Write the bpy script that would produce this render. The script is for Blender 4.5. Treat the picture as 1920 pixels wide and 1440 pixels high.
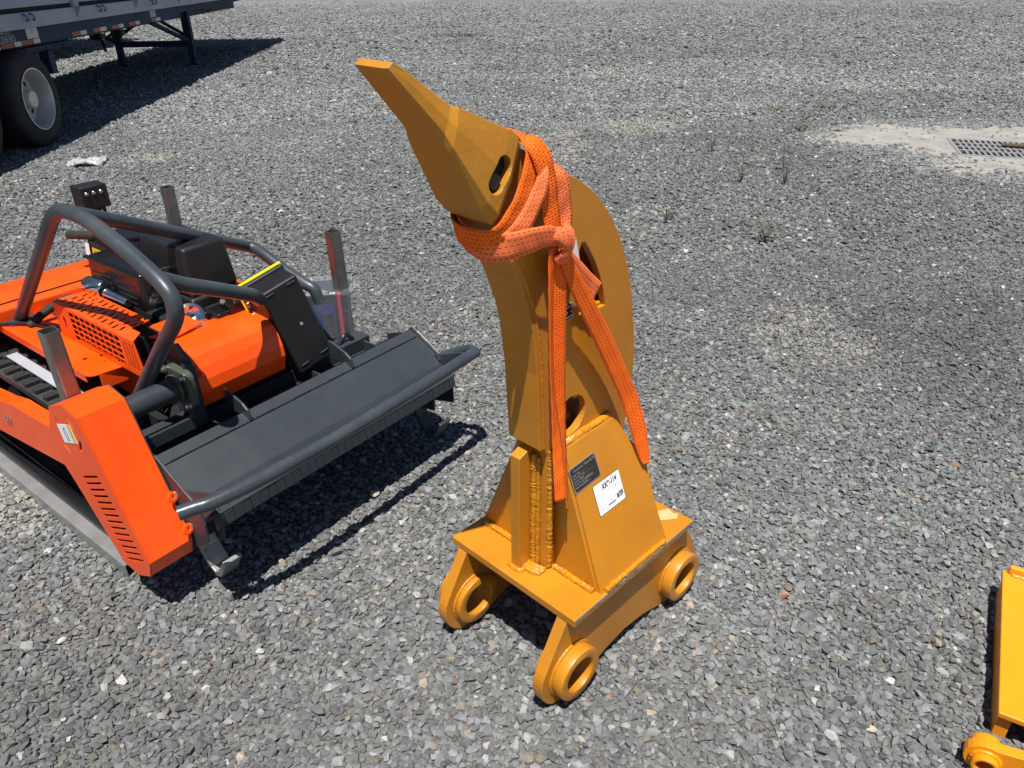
import bpy, bmesh, math, random
import numpy as np
from mathutils import Vector, Matrix, Quaternion
R = math.radians
random.seed(7); rng = np.random.default_rng(11)
for o in list(bpy.data.objects): bpy.data.objects.remove(o)
scene = bpy.context.scene
COL = scene.collection

# ------------------------------------------------------------------ camera
PITCH, ROLL, CAMH = R(29.654), R(-0.424), 1.6
fw = Vector((0, math.cos(PITCH), -math.sin(PITCH))); rt = Vector((1, 0, 0)); up = rt.cross(fw)
r2 = rt*math.cos(ROLL) + up*math.sin(ROLL); u2 = -rt*math.sin(ROLL) + up*math.cos(ROLL)
cd = bpy.data.cameras.new('camera'); cam = bpy.data.objects.new('camera', cd); COL.objects.link(cam)
cam.matrix_world = Matrix(((r2.x, u2.x, -fw.x, 0), (r2.y, u2.y, -fw.y, 0), (r2.z, u2.z, -fw.z, CAMH), (0, 0, 0, 1)))
cd.sensor_width = 36; cd.lens = 36*1416.2/1920; cd.clip_start = 0.05; cd.clip_end = 2000
scene.camera = cam
# ------------------------------------------------------------------ light
SUN = Vector((-0.030, -0.325, 1.0)).normalized()
w = bpy.data.worlds.new('World'); scene.world = w; w.use_nodes = True
nt = w.node_tree; nt.nodes.clear()
sky = nt.nodes.new('ShaderNodeTexSky'); sky.sky_type = 'NISHITA'; sky.sun_disc = False
sky.sun_elevation = math.asin(SUN.z); sky.sun_rotation = R(185); sky.altitude = 800; sky.air_density = 0.75; sky.dust_density = 0.25; sky.ozone_density = 1.0
bg = nt.nodes.new('ShaderNodeBackground'); bg.inputs[1].default_value = 0.065
wo = nt.nodes.new('ShaderNodeOutputWorld')
nt.links.new(sky.outputs[0], bg.inputs[0]); nt.links.new(bg.outputs[0], wo.inputs[0])
sl = bpy.data.lights.new('sun', 'SUN'); sl.energy = 5.0; sl.angle = R(0.53); sl.color = (1.0, 0.965, 0.91)
so = bpy.data.objects.new('sun', sl); COL.objects.link(so); so.location = (0, -4, 12)
so.rotation_euler = (-SUN).to_track_quat('-Z', 'Y').to_euler()
vs = scene.view_settings
scene.display_settings.display_device = 'sRGB'
vs.view_transform = 'Standard'; vs.look = 'None'; vs.exposure = 0.43; vs.gamma = 1.0; vs.use_curve_mapping = False

scene.cycles.max_bounces = 5; scene.cycles.diffuse_bounces = 2; scene.cycles.glossy_bounces = 3; scene.cycles.transparent_max_bounces = 6

# ------------------------------------------------------------------ materials
MATS = {}
KA = 0.74   # the photograph is exposed for mid-toned steel and dark stone
BRIGHT = {'mower_orange', 'chrome', 'zinc', 'label_white', 'yellow_rim', 'yellow_paint', 'aluminium', 'skid_steel', 'steel_raw', 'strip_grey'}
def mat(name, col, rough=0.5, metal=0.0, var=0.12, vscale=6, bump=0.0, bscale=200, scuff=None, scuff_amt=0.0, scuff_scale=14,
        rvar=0.1, spec=0.5, coat=0.0, dust=None, dust_amt=0.0, edge=None):
    if name not in BRIGHT:
        col = tuple(c*KA for c in col)
        if dust: dust = tuple(c*KA for c in dust)
        if scuff: scuff = tuple(c*KA for c in scuff)
    m = bpy.data.materials.new(name); m.use_nodes = True; N = m.node_tree.nodes; L = m.node_tree.links
    b = N['Principled BSDF']; b.inputs['Roughness'].default_value = rough; b.inputs['Metallic'].default_value = metal
    b.inputs['Specular IOR Level'].default_value = spec; b.inputs['Coat Weight'].default_value = coat; b.inputs['Coat Roughness'].default_value = 0.12
    tc = N.new('ShaderNodeTexCoord')
    def noise(s, d=4, ro=0.6):
        n = N.new('ShaderNodeTexNoise'); n.inputs['Scale'].default_value = s; n.inputs['Detail'].default_value = d
        n.inputs['Roughness'].default_value = ro; L.new(tc.outputs['Object'], n.inputs['Vector']); return n
    def ramp(fac, a, bb, ca=(0, 0, 0, 1), cb=(1, 1, 1, 1)):
        r = N.new('ShaderNodeValToRGB'); r.color_ramp.elements[0].position = a; r.color_ramp.elements[1].position = bb
        r.color_ramp.elements[0].color = ca; r.color_ramp.elements[1].color = cb; L.new(fac, r.inputs[0]); return r
    def mix(f, a, bb):
        x = N.new('ShaderNodeMix'); x.data_type = 'RGBA'
        if isinstance(f, float): x.inputs[0].default_value = f
        else: L.new(f, x.inputs[0])
        L.new(a, x.inputs[6]); 
        if isinstance(bb, tuple): x.inputs[7].default_value = bb
        else: L.new(bb, x.inputs[7])
        return x.outputs[2]
    n1 = noise(vscale)
    lo = tuple(c*(1-var) for c in col)+(1,); hi = tuple(min(1, c*(1+var)) for c in col)+(1,)
    c = ramp(n1.outputs[0], 0.3, 0.7, lo, hi).outputs[0]
    if dust:
        n4 = noise(3.1, 6, 0.7); r4 = ramp(n4.outputs[0], 0.45, 0.75, (0, 0, 0, 1), (dust_amt,)*3+(1,)); c = mix(r4.outputs[0], c, dust+(1,))
    if scuff:
        n2 = noise(scuff_scale, 8, 0.75); r = ramp(n2.outputs[0], 0.66-scuff_amt*0.2, 0.70-scuff_amt*0.2)
        c = mix(r.outputs[0], c, scuff+(1,))
    if edge:   # paint rubbed thin on the corners
        bv = N.new('ShaderNodeBevel'); bv.samples = 4; bv.inputs['Radius'].default_value = 0.004; ge = N.new('ShaderNodeNewGeometry')
        dp = N.new('ShaderNodeVectorMath'); dp.operation = 'DOT_PRODUCT'; L.new(bv.outputs[0], dp.inputs[0]); L.new(ge.outputs['Normal'], dp.inputs[1])
        n6 = noise(26, 7, 0.7); r6 = ramp(n6.outputs[0], 0.50, 0.62); mr = N.new('ShaderNodeMapRange'); mr.inputs[1].default_value = 0.985; mr.inputs[2].default_value = 0.90; L.new(dp.outputs['Value'], mr.inputs[0])
        ml = N.new('ShaderNodeMath'); ml.operation = 'MULTIPLY'; L.new(mr.outputs[0], ml.inputs[0]); L.new(r6.outputs[0], ml.inputs[1]); c = mix(ml.outputs[0], c, edge+(1,))
    L.new(c, b.inputs['Base Color'])
    n3 = noise(vscale*4.3, 5)
    rr = N.new('ShaderNodeMapRange'); rr.inputs[3].default_value = max(0.03, rough-rvar); rr.inputs[4].default_value = min(1, rough+rvar)
    L.new(n3.outputs[0], rr.inputs[0]); L.new(rr.outputs[0], b.inputs['Roughness'])
    if bump:
        n5 = noise(bscale, 3); bp = N.new('ShaderNodeBump'); bp.inputs['Strength'].default_value = bump; bp.inputs['Distance'].default_value = 0.002
        L.new(n5.outputs[0], bp.inputs['Height']); L.new(bp.outputs[0], b.inputs['Normal'])
    MATS[name] = m
    return m
mat('ripper_paint', (0.71, 0.272, 0.012), 0.40, bump=0.16, bscale=220, var=0.14, vscale=5, scuff=(0.24, 0.12, 0.04), scuff_amt=-0.12, scuff_scale=44, dust=(0.58, 0.31, 0.08), dust_amt=0.26, edge=(0.34, 0.25, 0.16))
mat('ripper_cast', (0.60, 0.25, 0.014), 0.45, bump=0.35, bscale=120, var=0.12, vscale=7, scuff=(0.34, 0.33, 0.31), scuff_amt=-0.04, scuff_scale=16, edge=(0.30, 0.29, 0.27))
mat('weld', (0.74, 0.29, 0.014), 0.35, bump=0.8, bscale=110, var=0.12, vscale=30)
mat('bare_edge', (0.42, 0.36, 0.29), 0.5, 0.3, bump=0.4, bscale=150, var=0.3, vscale=40)
mat('mower_orange', (0.93, 0.080, 0.001), 0.36, bump=0.05, bscale=300, var=0.07, vscale=3, dust=(0.80, 0.20, 0.05), dust_amt=0.22, scuff=(0.45, 0.06, 0.01), scuff_amt=-0.30, scuff_scale=42)
mat('mower_grey', (0.040, 0.049, 0.059), 0.42, bump=0.12, bscale=300, var=0.12, vscale=4, scuff=(0.16, 0.16, 0.15), scuff_amt=-0.38, scuff_scale=36, dust=(0.15, 0.15, 0.14), dust_amt=0.18)
mat('bumper_grey', (0.050, 0.062, 0.076), 0.38, bump=0.15, bscale=200, var=0.2, vscale=8, scuff=(0.22, 0.22, 0.20), scuff_amt=-0.08, scuff_scale=34, dust=(0.20, 0.195, 0.18), dust_amt=0.30)
mat('black_plastic', (0.011, 0.011, 0.012), 0.48, bump=0.25, bscale=420, var=0.2, dust=(0.08, 0.075, 0.07), dust_amt=0.12)
mat('black_gloss', (0.010, 0.010, 0.011), 0.25, var=0.2, dust=(0.07, 0.065, 0.06), dust_amt=0.1)
mat('void_black', (0.006, 0.005, 0.005), 0.8)
mat('rubber', (0.018, 0.021, 0.020), 0.75, bump=0.4, bscale=180, var=0.25, dust=(0.16, 0.145, 0.125), dust_amt=0.45)
mat('tyre', (0.016, 0.016, 0.017), 0.8, bump=0.3, bscale=60, var=0.2, dust=(0.09, 0.085, 0.08), dust_amt=0.5)
mat('chrome', (0.72, 0.71, 0.69), 0.16, 1.0, var=0.05)
mat('zinc', (0.62, 0.58, 0.50), 0.32, 1.0, var=0.15, bump=0.1)
mat('steel_raw', (0.21, 0.205, 0.20), 0.34, 0.75, var=0.25, vscale=9, bump=0.15, bscale=160, scuff=(0.12, 0.075, 0.05), scuff_amt=-0.1, scuff_scale=9)
mat('rail_steel', (0.40, 0.395, 0.385), 0.30, 0.35, var=0.2, vscale=10, bump=0.2, bscale=90, scuff=(0.20, 0.15, 0.11), scuff_amt=-0.15, scuff_scale=12)
mat('bumper_worn', (0.055, 0.066, 0.08), 0.33, bump=0.2, bscale=150, var=0.2, vscale=8, scuff=(0.30, 0.29, 0.27), scuff_amt=0.10, scuff_scale=55, dust=(0.22, 0.215, 0.20), dust_amt=0.4)
mat('skid_steel', (0.34, 0.34, 0.33), 0.42, 0.7, var=0.25, vscale=20, bump=0.3)
mat('olive_cast', (0.11, 0.125, 0.09), 0.4, 0.2, var=0.15, bump=0.5, bscale=150)
mat('yellow_rim', (0.90, 0.76, 0.01), 0.4, var=0.04)
mat('strip_grey', (0.40, 0.42, 0.46), 0.45, 0.1, var=0.1, dust=(0.45, 0.42, 0.38), dust_amt=0.3)
mat('yellow_paint', (0.85, 0.285, 0.003), 0.45, bump=0.06, var=0.05, vscale=4, dust=(0.78, 0.34, 0.05), dust_amt=0.25, scuff=(0.45, 0.22, 0.05), scuff_amt=-0.3, scuff_scale=24)
mat('trailer_white', (0.47, 0.50, 0.55), 0.5, var=0.10, vscale=2, dust=(0.27, 0.265, 0.26), dust_amt=0.5, scuff=(0.16, 0.15, 0.14), scuff_amt=-0.25, scuff_scale=9)
mat('trailer_blue', (0.012, 0.040, 0.090), 0.6, var=0.2, vscale=3, dust=(0.04, 0.042, 0.045), dust_amt=0.15, spec=0.25)
mat('tape_red', (0.42, 0.03, 0.025), 0.35, var=0.1)
mat('tape_white', (0.75, 0.70, 0.62), 0.4, var=0.1)
mat('rust_red', (0.16, 0.055, 0.03), 0.7, var=0.3, bump=0.4)
mat('rim_metal', (0.75, 0.73, 0.69), 0.38, 0.45, var=0.15, vscale=8, dust=(0.30, 0.27, 0.23), dust_amt=0.45)
mat('letter_grey', (0.50, 0.52, 0.55), 0.6, var=0.1)
mat('ink_black', (0.012, 0.012, 0.014), 0.55)
mat('ink_grey', (0.30, 0.30, 0.31), 0.6)
mat('label_white', (0.82, 0.83, 0.84), 0.45, var=0.02)
mat('label_yellow', (0.78, 0.60, 0.03), 0.45, var=0.04)
mat('nameplate_black', (0.030, 0.026, 0.024), 0.38, var=0.15)
mat('aluminium', (0.42, 0.41, 0.40), 0.4, 0.7, var=0.1)
mat('carton', (0.012, 0.014, 0.030), 0.35, var=0.3, vscale=15)
mat('carton_blue', (0.012, 0.03, 0.20), 0.35, var=0.6, vscale=22)
mat('carton_red', (0.62, 0.03, 0.07), 0.4, var=0.05)
mat('concrete', (0.36, 0.345, 0.315), 0.9, bump=0.5, bscale=90, var=0.22, vscale=5, dust=(0.52, 0.455, 0.36), dust_amt=0.75, scuff=(0.24, 0.23, 0.21), scuff_amt=0.0, scuff_scale=4)
mat('cast_grate', (0.36, 0.36, 0.35), 0.6, 0.2, var=0.2, vscale=8, dust=(0.4, 0.36, 0.3), dust_amt=0.4)
mat('stick_wood', (0.13, 0.095, 0.07), 0.8, bump=0.5, bscale=60)
mat('weed_leaf', (0.13, 0.145, 0.085), 0.6, var=0.35, vscale=30)
mat('weed_dry', (0.20, 0.17, 0.10), 0.7, var=0.3, vscale=30)
mat('litter_plastic', (0.55, 0.56, 0.58), 0.3, var=0.08, vscale=20)
mat('stain', (0.10, 0.085, 0.075), 0.9, var=0.35, vscale=4, bump=0.6, bscale=40)
mat('pale_stone', (0.62, 0.60, 0.56), 0.85, var=0.15, vscale=40, bump=0.3)
mat('pink_stone', (0.50, 0.27, 0.18), 0.85, var=0.2, vscale=60, bump=0.3)
mat('cream_stone', (0.55, 0.47, 0.35), 0.85, var=0.2, vscale=40, bump=0.3)
mat('tan_chip', (0.75, 0.55, 0.24), 0.6, var=0.1, vscale=30)
def film_mat():
    m = bpy.data.materials.new('clear_film'); m.use_nodes = True; N = m.node_tree.nodes; L = m.node_tree.links; N.clear()
    t = N.new('ShaderNodeBsdfTransparent'); g = N.new('ShaderNodeBsdfGlossy'); g.inputs['Roughness'].default_value = 0.12
    d = N.new('ShaderNodeBsdfDiffuse'); d.inputs[0].default_value = (0.75, 0.76, 0.78, 1)
    mx = N.new('ShaderNodeMixShader'); mx.inputs[0].default_value = 0.30; mx2 = N.new('ShaderNodeMixShader'); mx2.inputs[0].default_value = 0.13
    nz = N.new('ShaderNodeTexNoise'); nz.inputs['Scale'].default_value = 30; bp = N.new('ShaderNodeBump'); bp.inputs['Strength'].default_value = 0.9; bp.inputs['Distance'].default_value = 0.02
    L.new(nz.outputs[0], bp.inputs['Height']); L.new(bp.outputs[0], g.inputs['Normal'])
    L.new(d.outputs[0], mx.inputs[1]); L.new(g.outputs[0], mx.inputs[2]); mx.inputs[0].default_value = 0.5
    L.new(t.outputs[0], mx2.inputs[1]); L.new(mx.outputs[0], mx2.inputs[2])
    o = N.new('ShaderNodeOutputMaterial'); L.new(mx2.outputs[0], o.inputs[0]); MATS['clear_film'] = m
film_mat()
def strap_mat(name, col, dash):
    # woven webbing: UV.x runs along the strap in metres, UV.y across it 0..1
    m = bpy.data.materials.new(name); m.use_nodes = True; N = m.node_tree.nodes; L = m.node_tree.links
    b = N['Principled BSDF']; b.inputs['Roughness'].default_value = 0.75; b.inputs['Specular IOR Level'].default_value = 0.25
    uv = N.new('ShaderNodeUVMap'); sp = N.new('ShaderNodeSeparateXYZ'); L.new(uv.outputs[0], sp.inputs[0])
    def math_(op, a, bb=None):
        n = N.new('ShaderNodeMath'); n.operation = op
        for i, v in enumerate((a, bb)):
            if v is None: continue
            if isinstance(v, (int, float)): n.inputs[i].default_value = v
            else: L.new(v, n.inputs[i])
        return n.outputs[0]
    fy = math_('FRACT', math_('MULTIPLY', sp.outputs[1], 5.0))
    line = math_('LESS_THAN', math_('ABSOLUTE', math_('SUBTRACT', fy, 0.5)), 0.085)
    rowi = math_('FLOOR', math_('MULTIPLY', sp.outputs[1], 5.0))
    fx = math_('FRACT', math_('ADD', math_('MULTIPLY', sp.outputs[0], 95.0), math_('MULTIPLY', rowi, 0.37)))
    dsh = math_('MULTIPLY', line, math_('LESS_THAN', fx, dash))
    nz = N.new('ShaderNodeTexNoise'); nz.inputs['Scale'].default_value = 18; nz.inputs['Detail'].default_value = 5
    tc = N.new('ShaderNodeTexCoord'); L.new(tc.outputs['Object'], nz.inputs[0])
    r = N.new('ShaderNodeValToRGB'); r.color_ramp.elements[0].position = 0.3; r.color_ramp.elements[1].position = 0.75
    r.color_ramp.elements[0].color = tuple(c*0.82 for c in col)+(1,); r.color_ramp.elements[1].color = tuple(min(1, c*1.1) for c in col)+(1,)
    L.new(nz.outputs[0], r.inputs[0])
    mx = N.new('ShaderNodeMix'); mx.data_type = 'RGBA'; L.new(dsh, mx.inputs[0]); L.new(r.outputs[0], mx.inputs[6]); mx.inputs[7].default_value = (0.20, 0.018, 0.008, 1)
    L.new(mx.outputs[2], b.inputs['Base Color'])
    ribs = math_('SINE', math_('MULTIPLY', sp.outputs[0], 2*math.pi*190))
    hh = math_('SUBTRACT', math_('MULTIPLY', ribs, 0.5), math_('MULTIPLY', dsh, 1.2))
    bp = N.new('ShaderNodeBump'); bp.inputs['Strength'].default_value = 0.35; bp.inputs['Distance'].default_value = 0.001
    L.new(hh, bp.inputs['Height']); L.new(bp.outputs[0], b.inputs['Normal']); MATS[name] = m
strap_mat('strap_orange', (0.98, 0.150, 0.008), 0.5)
strap_mat('strap_faded', (0.95, 0.195, 0.060), 0.5)

# ------------------------------------------------------------------ helpers
def obj(name, bm_or_me, m, parent=None, smooth=False, bevel=0, seg=2):
    if isinstance(bm_or_me, bmesh.types.BMesh):
        me = bpy.data.meshes.new(name); bm_or_me.normal_update(); bm_or_me.to_mesh(me); bm_or_me.free()
    else: me = bm_or_me
    o = bpy.data.objects.new(name, me); COL.objects.link(o)
    if m is not None and not me.materials: me.materials.append(MATS[m])
    if parent is not None: o.parent = parent
    if smooth:
        me.polygons.foreach_set('use_smooth', [True]*len(me.polygons))
        try: me.set_sharp_from_angle(angle=R(38))
        except Exception: pass
    if bevel:
        md = o.modifiers.new('bevel', 'BEVEL'); md.width = bevel; md.segments = seg; md.limit_method = 'ANGLE'; md.angle_limit = R(35)
    return o
def thing(name, label, cat, loc=(0, 0, 0), rz=0, group=None):
    o = bpy.data.objects.new(name, None); COL.objects.link(o); o.empty_display_size = 0.1
    o.location = loc; o.rotation_euler = (0, 0, rz); o['label'] = label; o['category'] = cat
    if group: o['group'] = group
    return o
def tag(o, label, cat, group=None):
    o['label'] = label; o['category'] = cat
    if group: o['group'] = group
    return o
def box(bm, lo, hi, M=None):
    x0, y0, z0 = lo; x1, y1, z1 = hi
    v = [bm.verts.new(p) for p in ((x0, y0, z0), (x1, y0, z0), (x1, y1, z0), (x0, y1, z0), (x0, y0, z1), (x1, y0, z1), (x1, y1, z1), (x0, y1, z1))]
    for f in ((0, 3, 2, 1), (4, 5, 6, 7), (0, 1, 5, 4), (1, 2, 6, 5), (2, 3, 7, 6), (3, 0, 4, 7)): bm.faces.new([v[i] for i in f])
    if M: bmesh.ops.transform(bm, matrix=M, verts=v)
    return v
def nbox(lo, hi, M=None):
    bm = bmesh.new(); lo2 = [min(a, b) for a, b in zip(lo, hi)]; hi2 = [max(a, b) for a, b in zip(lo, hi)]
    box(bm, lo2, hi2, M); return bm
def frame_from(d):
    d = Vector(d).normalized(); a = Vector((0, 0, 1)) if abs(d.z) < 0.9 else Vector((1, 0, 0))
    x = a.cross(d).normalized(); return x, d.cross(x), d
def sweep(bm, pts, rad, seg=12, cap=True, jitter=0.0, sq=None):
    pts = [Vector(p) for p in pts]; n = len(pts); rings = []
    x = None
    for i, p in enumerate(pts):
        t = (pts[min(i+1, n-1)]-pts[max(i-1, 0)]).normalized()
        if x is None: x, y, _ = frame_from(t)
        else:
            x = (x - t*x.dot(t)).normalized()
        y = t.cross(x)
        r = rad[i] if isinstance(rad, (list, tuple)) else rad
        ring = []
        for k in range(seg):
            a = 2*math.pi*k/seg; rr = r*(1+jitter*random.uniform(-1, 1)); ring.append(bm.verts.new(p + x*math.cos(a)*rr + y*math.sin(a)*rr))
        rings.append(ring)
    for a, b in zip(rings, rings[1:]):
        for k in range(seg): bm.faces.new((a[k], a[(k+1) % seg], b[(k+1) % seg], b[k]))
    if cap:
        bm.faces.new(rings[0][::-1]); bm.faces.new(rings[-1])
def spline(pts, per=6):
    P = [Vector(p) for p in pts]; out = []
    Q = [P[0]*2-P[1]] + P + [P[-1]*2-P[-2]]
    for i in range(1, len(Q)-2):
        for k in range(per):
            t = k/per; a, b, c, d = Q[i-1], Q[i], Q[i+1], Q[i+2]
            out.append(0.5*((2*b) + (c-a)*t + (2*a-5*b+4*c-d)*t*t + (3*b-a-3*c+d)*t**3))
    out.append(P[-1]); return out
def tube(name, pts, r, m, parent, seg=14, per=0, jitter=0):
    bm = bmesh.new(); sweep(bm, spline(pts, per) if per else pts, r, seg, True, jitter); return obj(name, bm, m, parent, smooth=True)
def rod(name, a, b, r, m, parent, seg=14, bevel=0): 
    bm = bmesh.new(); sweep(bm, [a, b], r, seg); return obj(name, bm, m, parent, smooth=True, bevel=bevel)
def prism(name, poly, c0, c1, M, m, parent, bevel=0, seg=2):
    # poly (a,b) extruded from c0 to c1, mapped by M: (a,b,c)->local
    bm = bmesh.new(); A = [bm.verts.new((a, b, c0)) for a, b in poly]; B = [bm.verts.new((a, b, c1)) for a, b in poly]
    bm.faces.new(A[::-1]); bm.faces.new(B); n = len(poly)
    for i in range(n): bm.faces.new((A[i], A[(i+1) % n], B[(i+1) % n], B[i]))
    bmesh.ops.transform(bm, matrix=M, verts=bm.verts); bmesh.ops.recalc_face_normals(bm, faces=bm.faces)
    return obj(name, bm, m, parent, bevel=bevel, seg=seg)
def plate_mesh(outlines, thick, M, bev=0.0):
    # flat sheet with holes (first outline outer), centred on c=0
    cu = bpy.data.curves.new('outline', 'CURVE'); cu.dimensions = '2D'; cu.fill_mode = 'BOTH'
    for ol in outlines:
        s = cu.splines.new('POLY'); s.points.add(len(ol)-1); s.use_cyclic_u = True
        for p, (a, b) in zip(s.points, ol): p.co = (a, b, 0, 1)
    cu.extrude = max(thick/2-bev, 0.0002)
    if bev: cu.bevel_depth = bev; cu.bevel_resolution = 1; cu.offset = -bev
    o = bpy.data.objects.new('tmp', cu); COL.objects.link(o)
    me = bpy.data.meshes.new_from_object(o.evaluated_get(bpy.context.evaluated_depsgraph_get()))
    bpy.data.objects.remove(o); bpy.data.curves.remove(cu)
    bm = bmesh.new(); bm.from_mesh(me); bpy.data.meshes.remove(me)
    bmesh.ops.remove_doubles(bm, verts=bm.verts, dist=1e-6)
    for f in bm.faces: f.smooth = False
    bmesh.ops.transform(bm, matrix=M, verts=bm.verts); bmesh.ops.recalc_face_normals(bm, faces=bm.faces)
    return bm
def plate(name, outlines, thick, M, m, parent, bev=0.0): return obj(name, plate_mesh(outlines, thick, M, bev), m, parent)
def axes(o, a, b, c):
    o, a, b, c = map(Vector, (o, a, b, c)); return Matrix(((a.x, b.x, c.x, o.x), (a.y, b.y, c.y, o.y), (a.z, b.z, c.z, o.z), (0, 0, 0, 1)))
def text(name, s, size, M, m, parent, depth=0.0004, align='LEFT', shear=0.0, sx=1.0, bold=0.0):
    cu = bpy.data.curves.new('txt', 'FONT'); cu.body = s; cu.size = size; cu.extrude = depth; cu.align_x = align; cu.shear = shear; cu.offset = bold
    o = bpy.data.objects.new('tmp', cu); COL.objects.link(o)
    me = bpy.data.meshes.new_from_object(o.evaluated_get(bpy.context.evaluated_depsgraph_get()))
    bpy.data.objects.remove(o); bpy.data.curves.remove(cu); me.transform(Matrix.Diagonal((sx, 1, 1, 1))); me.transform(M); me.name = name
    return obj(name, me, m, parent)
def circ(cx, cy, r, n=24, a0=0, a1=360): return [(cx+r*math.cos(R(a0+(a1-a0)*k/n)), cy+r*math.sin(R(a0+(a1-a0)*k/n))) for k in range(n+(0 if a1-a0 == 360 else 1))]
def rrect(x0, y0, x1, y1, r, n=4):
    out = []
    for cx, cy, a in ((x1-r, y1-r, 0), (x0+r, y1-r, 90), (x0+r, y0+r, 180), (x1-r, y0+r, 270)):
        for k in range(n+1): out.append((cx+r*math.cos(R(a+90*k/n)), cy+r*math.sin(R(a+90*k/n))))
    return out
def slot2(a, b, w):
    a = Vector(a); b = Vector(b); d = (b-a).normalized(); n = Vector((-d.y, d.x))*w/2; return [tuple(a+n), tuple(a-n), tuple(b-n), tuple(b+n)]
def annulus(name, p, d, ro, ri, ln, m, parent, seg=40, bev=0.003):
    x, y, z = frame_from(d); return obj(name, plate_mesh([circ(0, 0, ro, seg), circ(0, 0, ri, seg)[::-1]], ln, axes(Vector(p)+z*ln/2, x, y, z), bev), m, parent, smooth=True)
def lathe(name, prof, p, d, m, parent, seg=40):
    # prof list of (r, h) along axis d
    x, y, z = frame_from(d); p = Vector(p); bm = bmesh.new(); rings = []
    for r, h in prof: rings.append([bm.verts.new(p+z*h+(x*math.cos(2*math.pi*k/seg)+y*math.sin(2*math.pi*k/seg))*max(r, 1e-4)) for k in range(seg)])
    for a, b in zip(rings, rings[1:]):
        for k in range(seg): bm.faces.new((a[k], a[(k+1) % seg], b[(k+1) % seg], b[k]))
    bmesh.ops.remove_doubles(bm, verts=bm.verts, dist=2e-4); bmesh.ops.recalc_face_normals(bm, faces=bm.faces)
    return obj(name, bm, m, parent, smooth=True)
def weld(name, pts, r, parent, m='weld', step=0.0042, sub=None):
    P = spline(pts, 10); L = sum((b-a).length for a, b in zip(P, P[1:])); n = max(4, int(L/step)); Q = []
    acc = 0; seglen = [(b-a).length for a, b in zip(P, P[1:])]
    for k in range(n+1):
        s = L*k/n; acc = 0
        for i, l in enumerate(seglen):
            if acc+l >= s-1e-9: Q.append(P[i].lerp(P[i+1], min(1, (s-acc)/max(l, 1e-9)))); break
            acc += l
    rad = [r*(0.86+0.07*(k % 2)+random.uniform(-0.08, 0.10)) for k in range(len(Q))]
    bm = bmesh.new(); sweep(bm, Q, rad, 9, True, 0.09); return obj(name, bm, m, parent, smooth=True)
def bolt(p, d, r, h, m, parent, seg=6, name='bolt'):
    bm = bmesh.new(); p = Vector(p); d = Vector(d).normalized(); sweep(bm, [p, p+d*h*0.35], r*1.5, 12); sweep(bm, [p+d*h*0.35, p+d*h], r, seg); return obj(name, bm, m, parent, bevel=r*0.15, seg=1)
def copy_tree(o, parent=None):
    c = o.copy(); COL.objects.link(c)
    if parent is not None: c.parent = parent
    for ch in list(o.children): copy_tree(ch, c)
    return c
def apply_bool(o, cutters):
    for c in cutters:
        md = o.modifiers.new('b', 'BOOLEAN'); md.operation = 'DIFFERENCE'; md.object = c; md.solver = 'EXACT'
    me = bpy.data.meshes.new_from_object(o.evaluated_get(bpy.context.evaluated_depsgraph_get())); o.modifiers.clear(); o.data = me
    for c in cutters: bpy.data.objects.remove(c)

# ------------------------------------------------------------------ ground
def vnoise(x, y, s, seed):
    xi = x/s; yi = y/s; x0 = np.floor(xi).astype(int); y0 = np.floor(yi).astype(int); fx = xi-x0; fy = yi-y0
    fx = fx*fx*(3-2*fx); fy = fy*fy*(3-2*fy)
    h = lambda a, b: (np.sin(a*127.1+b*311.7+seed*74.7)*43758.5453) % 1.0
    return (h(x0, y0)*(1-fx)+h(x0+1, y0)*fx)*(1-fy) + (h(x0, y0+1)*(1-fx)+h(x0+1, y0+1)*fx)*fy
def fbm(x, y, s, seed): return 0.5*vnoise(x, y, s, seed)+0.3*vnoise(x, y, s*0.45, seed+3)+0.2*vnoise(x, y, s*0.2, seed+7)
# concrete apron outline round the drain, seen where the gravel has washed away
APRON = [(3.02, 7.36), (3.10, 7.72), (3.45, 7.98), (3.86, 8.38), (4.05, 8.16), (4.55, 8.05), (5.15, 8.1), (5.9, 8.0), (6.3, 7.4), (6.0, 6.6), (5.3, 6.2), (4.7, 6.05), (4.35, 6.35), (3.95, 6.08), (3.57, 6.5), (3.98, 6.86), (3.72, 6.98), (3.74, 7.34), (3.4, 7.33)]
def in_poly(px, py, poly):
    c = np.zeros(px.shape, bool); j = len(poly)-1
    for i in range(len(poly)):
        xi, yi = poly[i]; xj, yj = poly[j]
        c ^= ((yi > py) != (yj > py)) & (px < (xj-xi)*(py-yi)/(yj-yi+1e-12)+xi); j = i
    return c
PALE = [(1.5, 3.31, .26, .42, .55), (1.32, 3.2, .2, .3, .35), (1.0, 9.5, 1.2, .12, .5), (-.5, 12, 1.6, .15, .5), (3, 11.5, 1.5, .2, .5), (2.2, 8.8, .5, .15, .6), (-.2, 2.0, .7, .5, .12), (.9, 2.6, .6, .4, .12), (.2, 3.4, .9, .3, .15), (-1.78, 2.15, .35, .3, 1.0), (-2.2, 2.4, .4, .3, .8), (1.37, 8.23, .55, .45, .6), (1.41, 12.27, 1.0, .7, .5), (4.91, 10.79, .7, .5, .6), (0.53, 7.49, .3, .9, .7), (-3.19, 7.0, .3, .25, .7), (5.6, 10.65, .6, .2, 1.0), (2.9, 7.6, .25, .2, .6), (2.3, 6.85, .2, .1, .7), (-1.9, 10.5, .5, .12, .6), (-1.4, 9.2, .6, .14, .5), (3.4, 13.5, 1.2, .6, .4), (-0.3, 6.0, .3, .25, .3), (0.9, 5.2, .6, .2, .35)]
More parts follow.
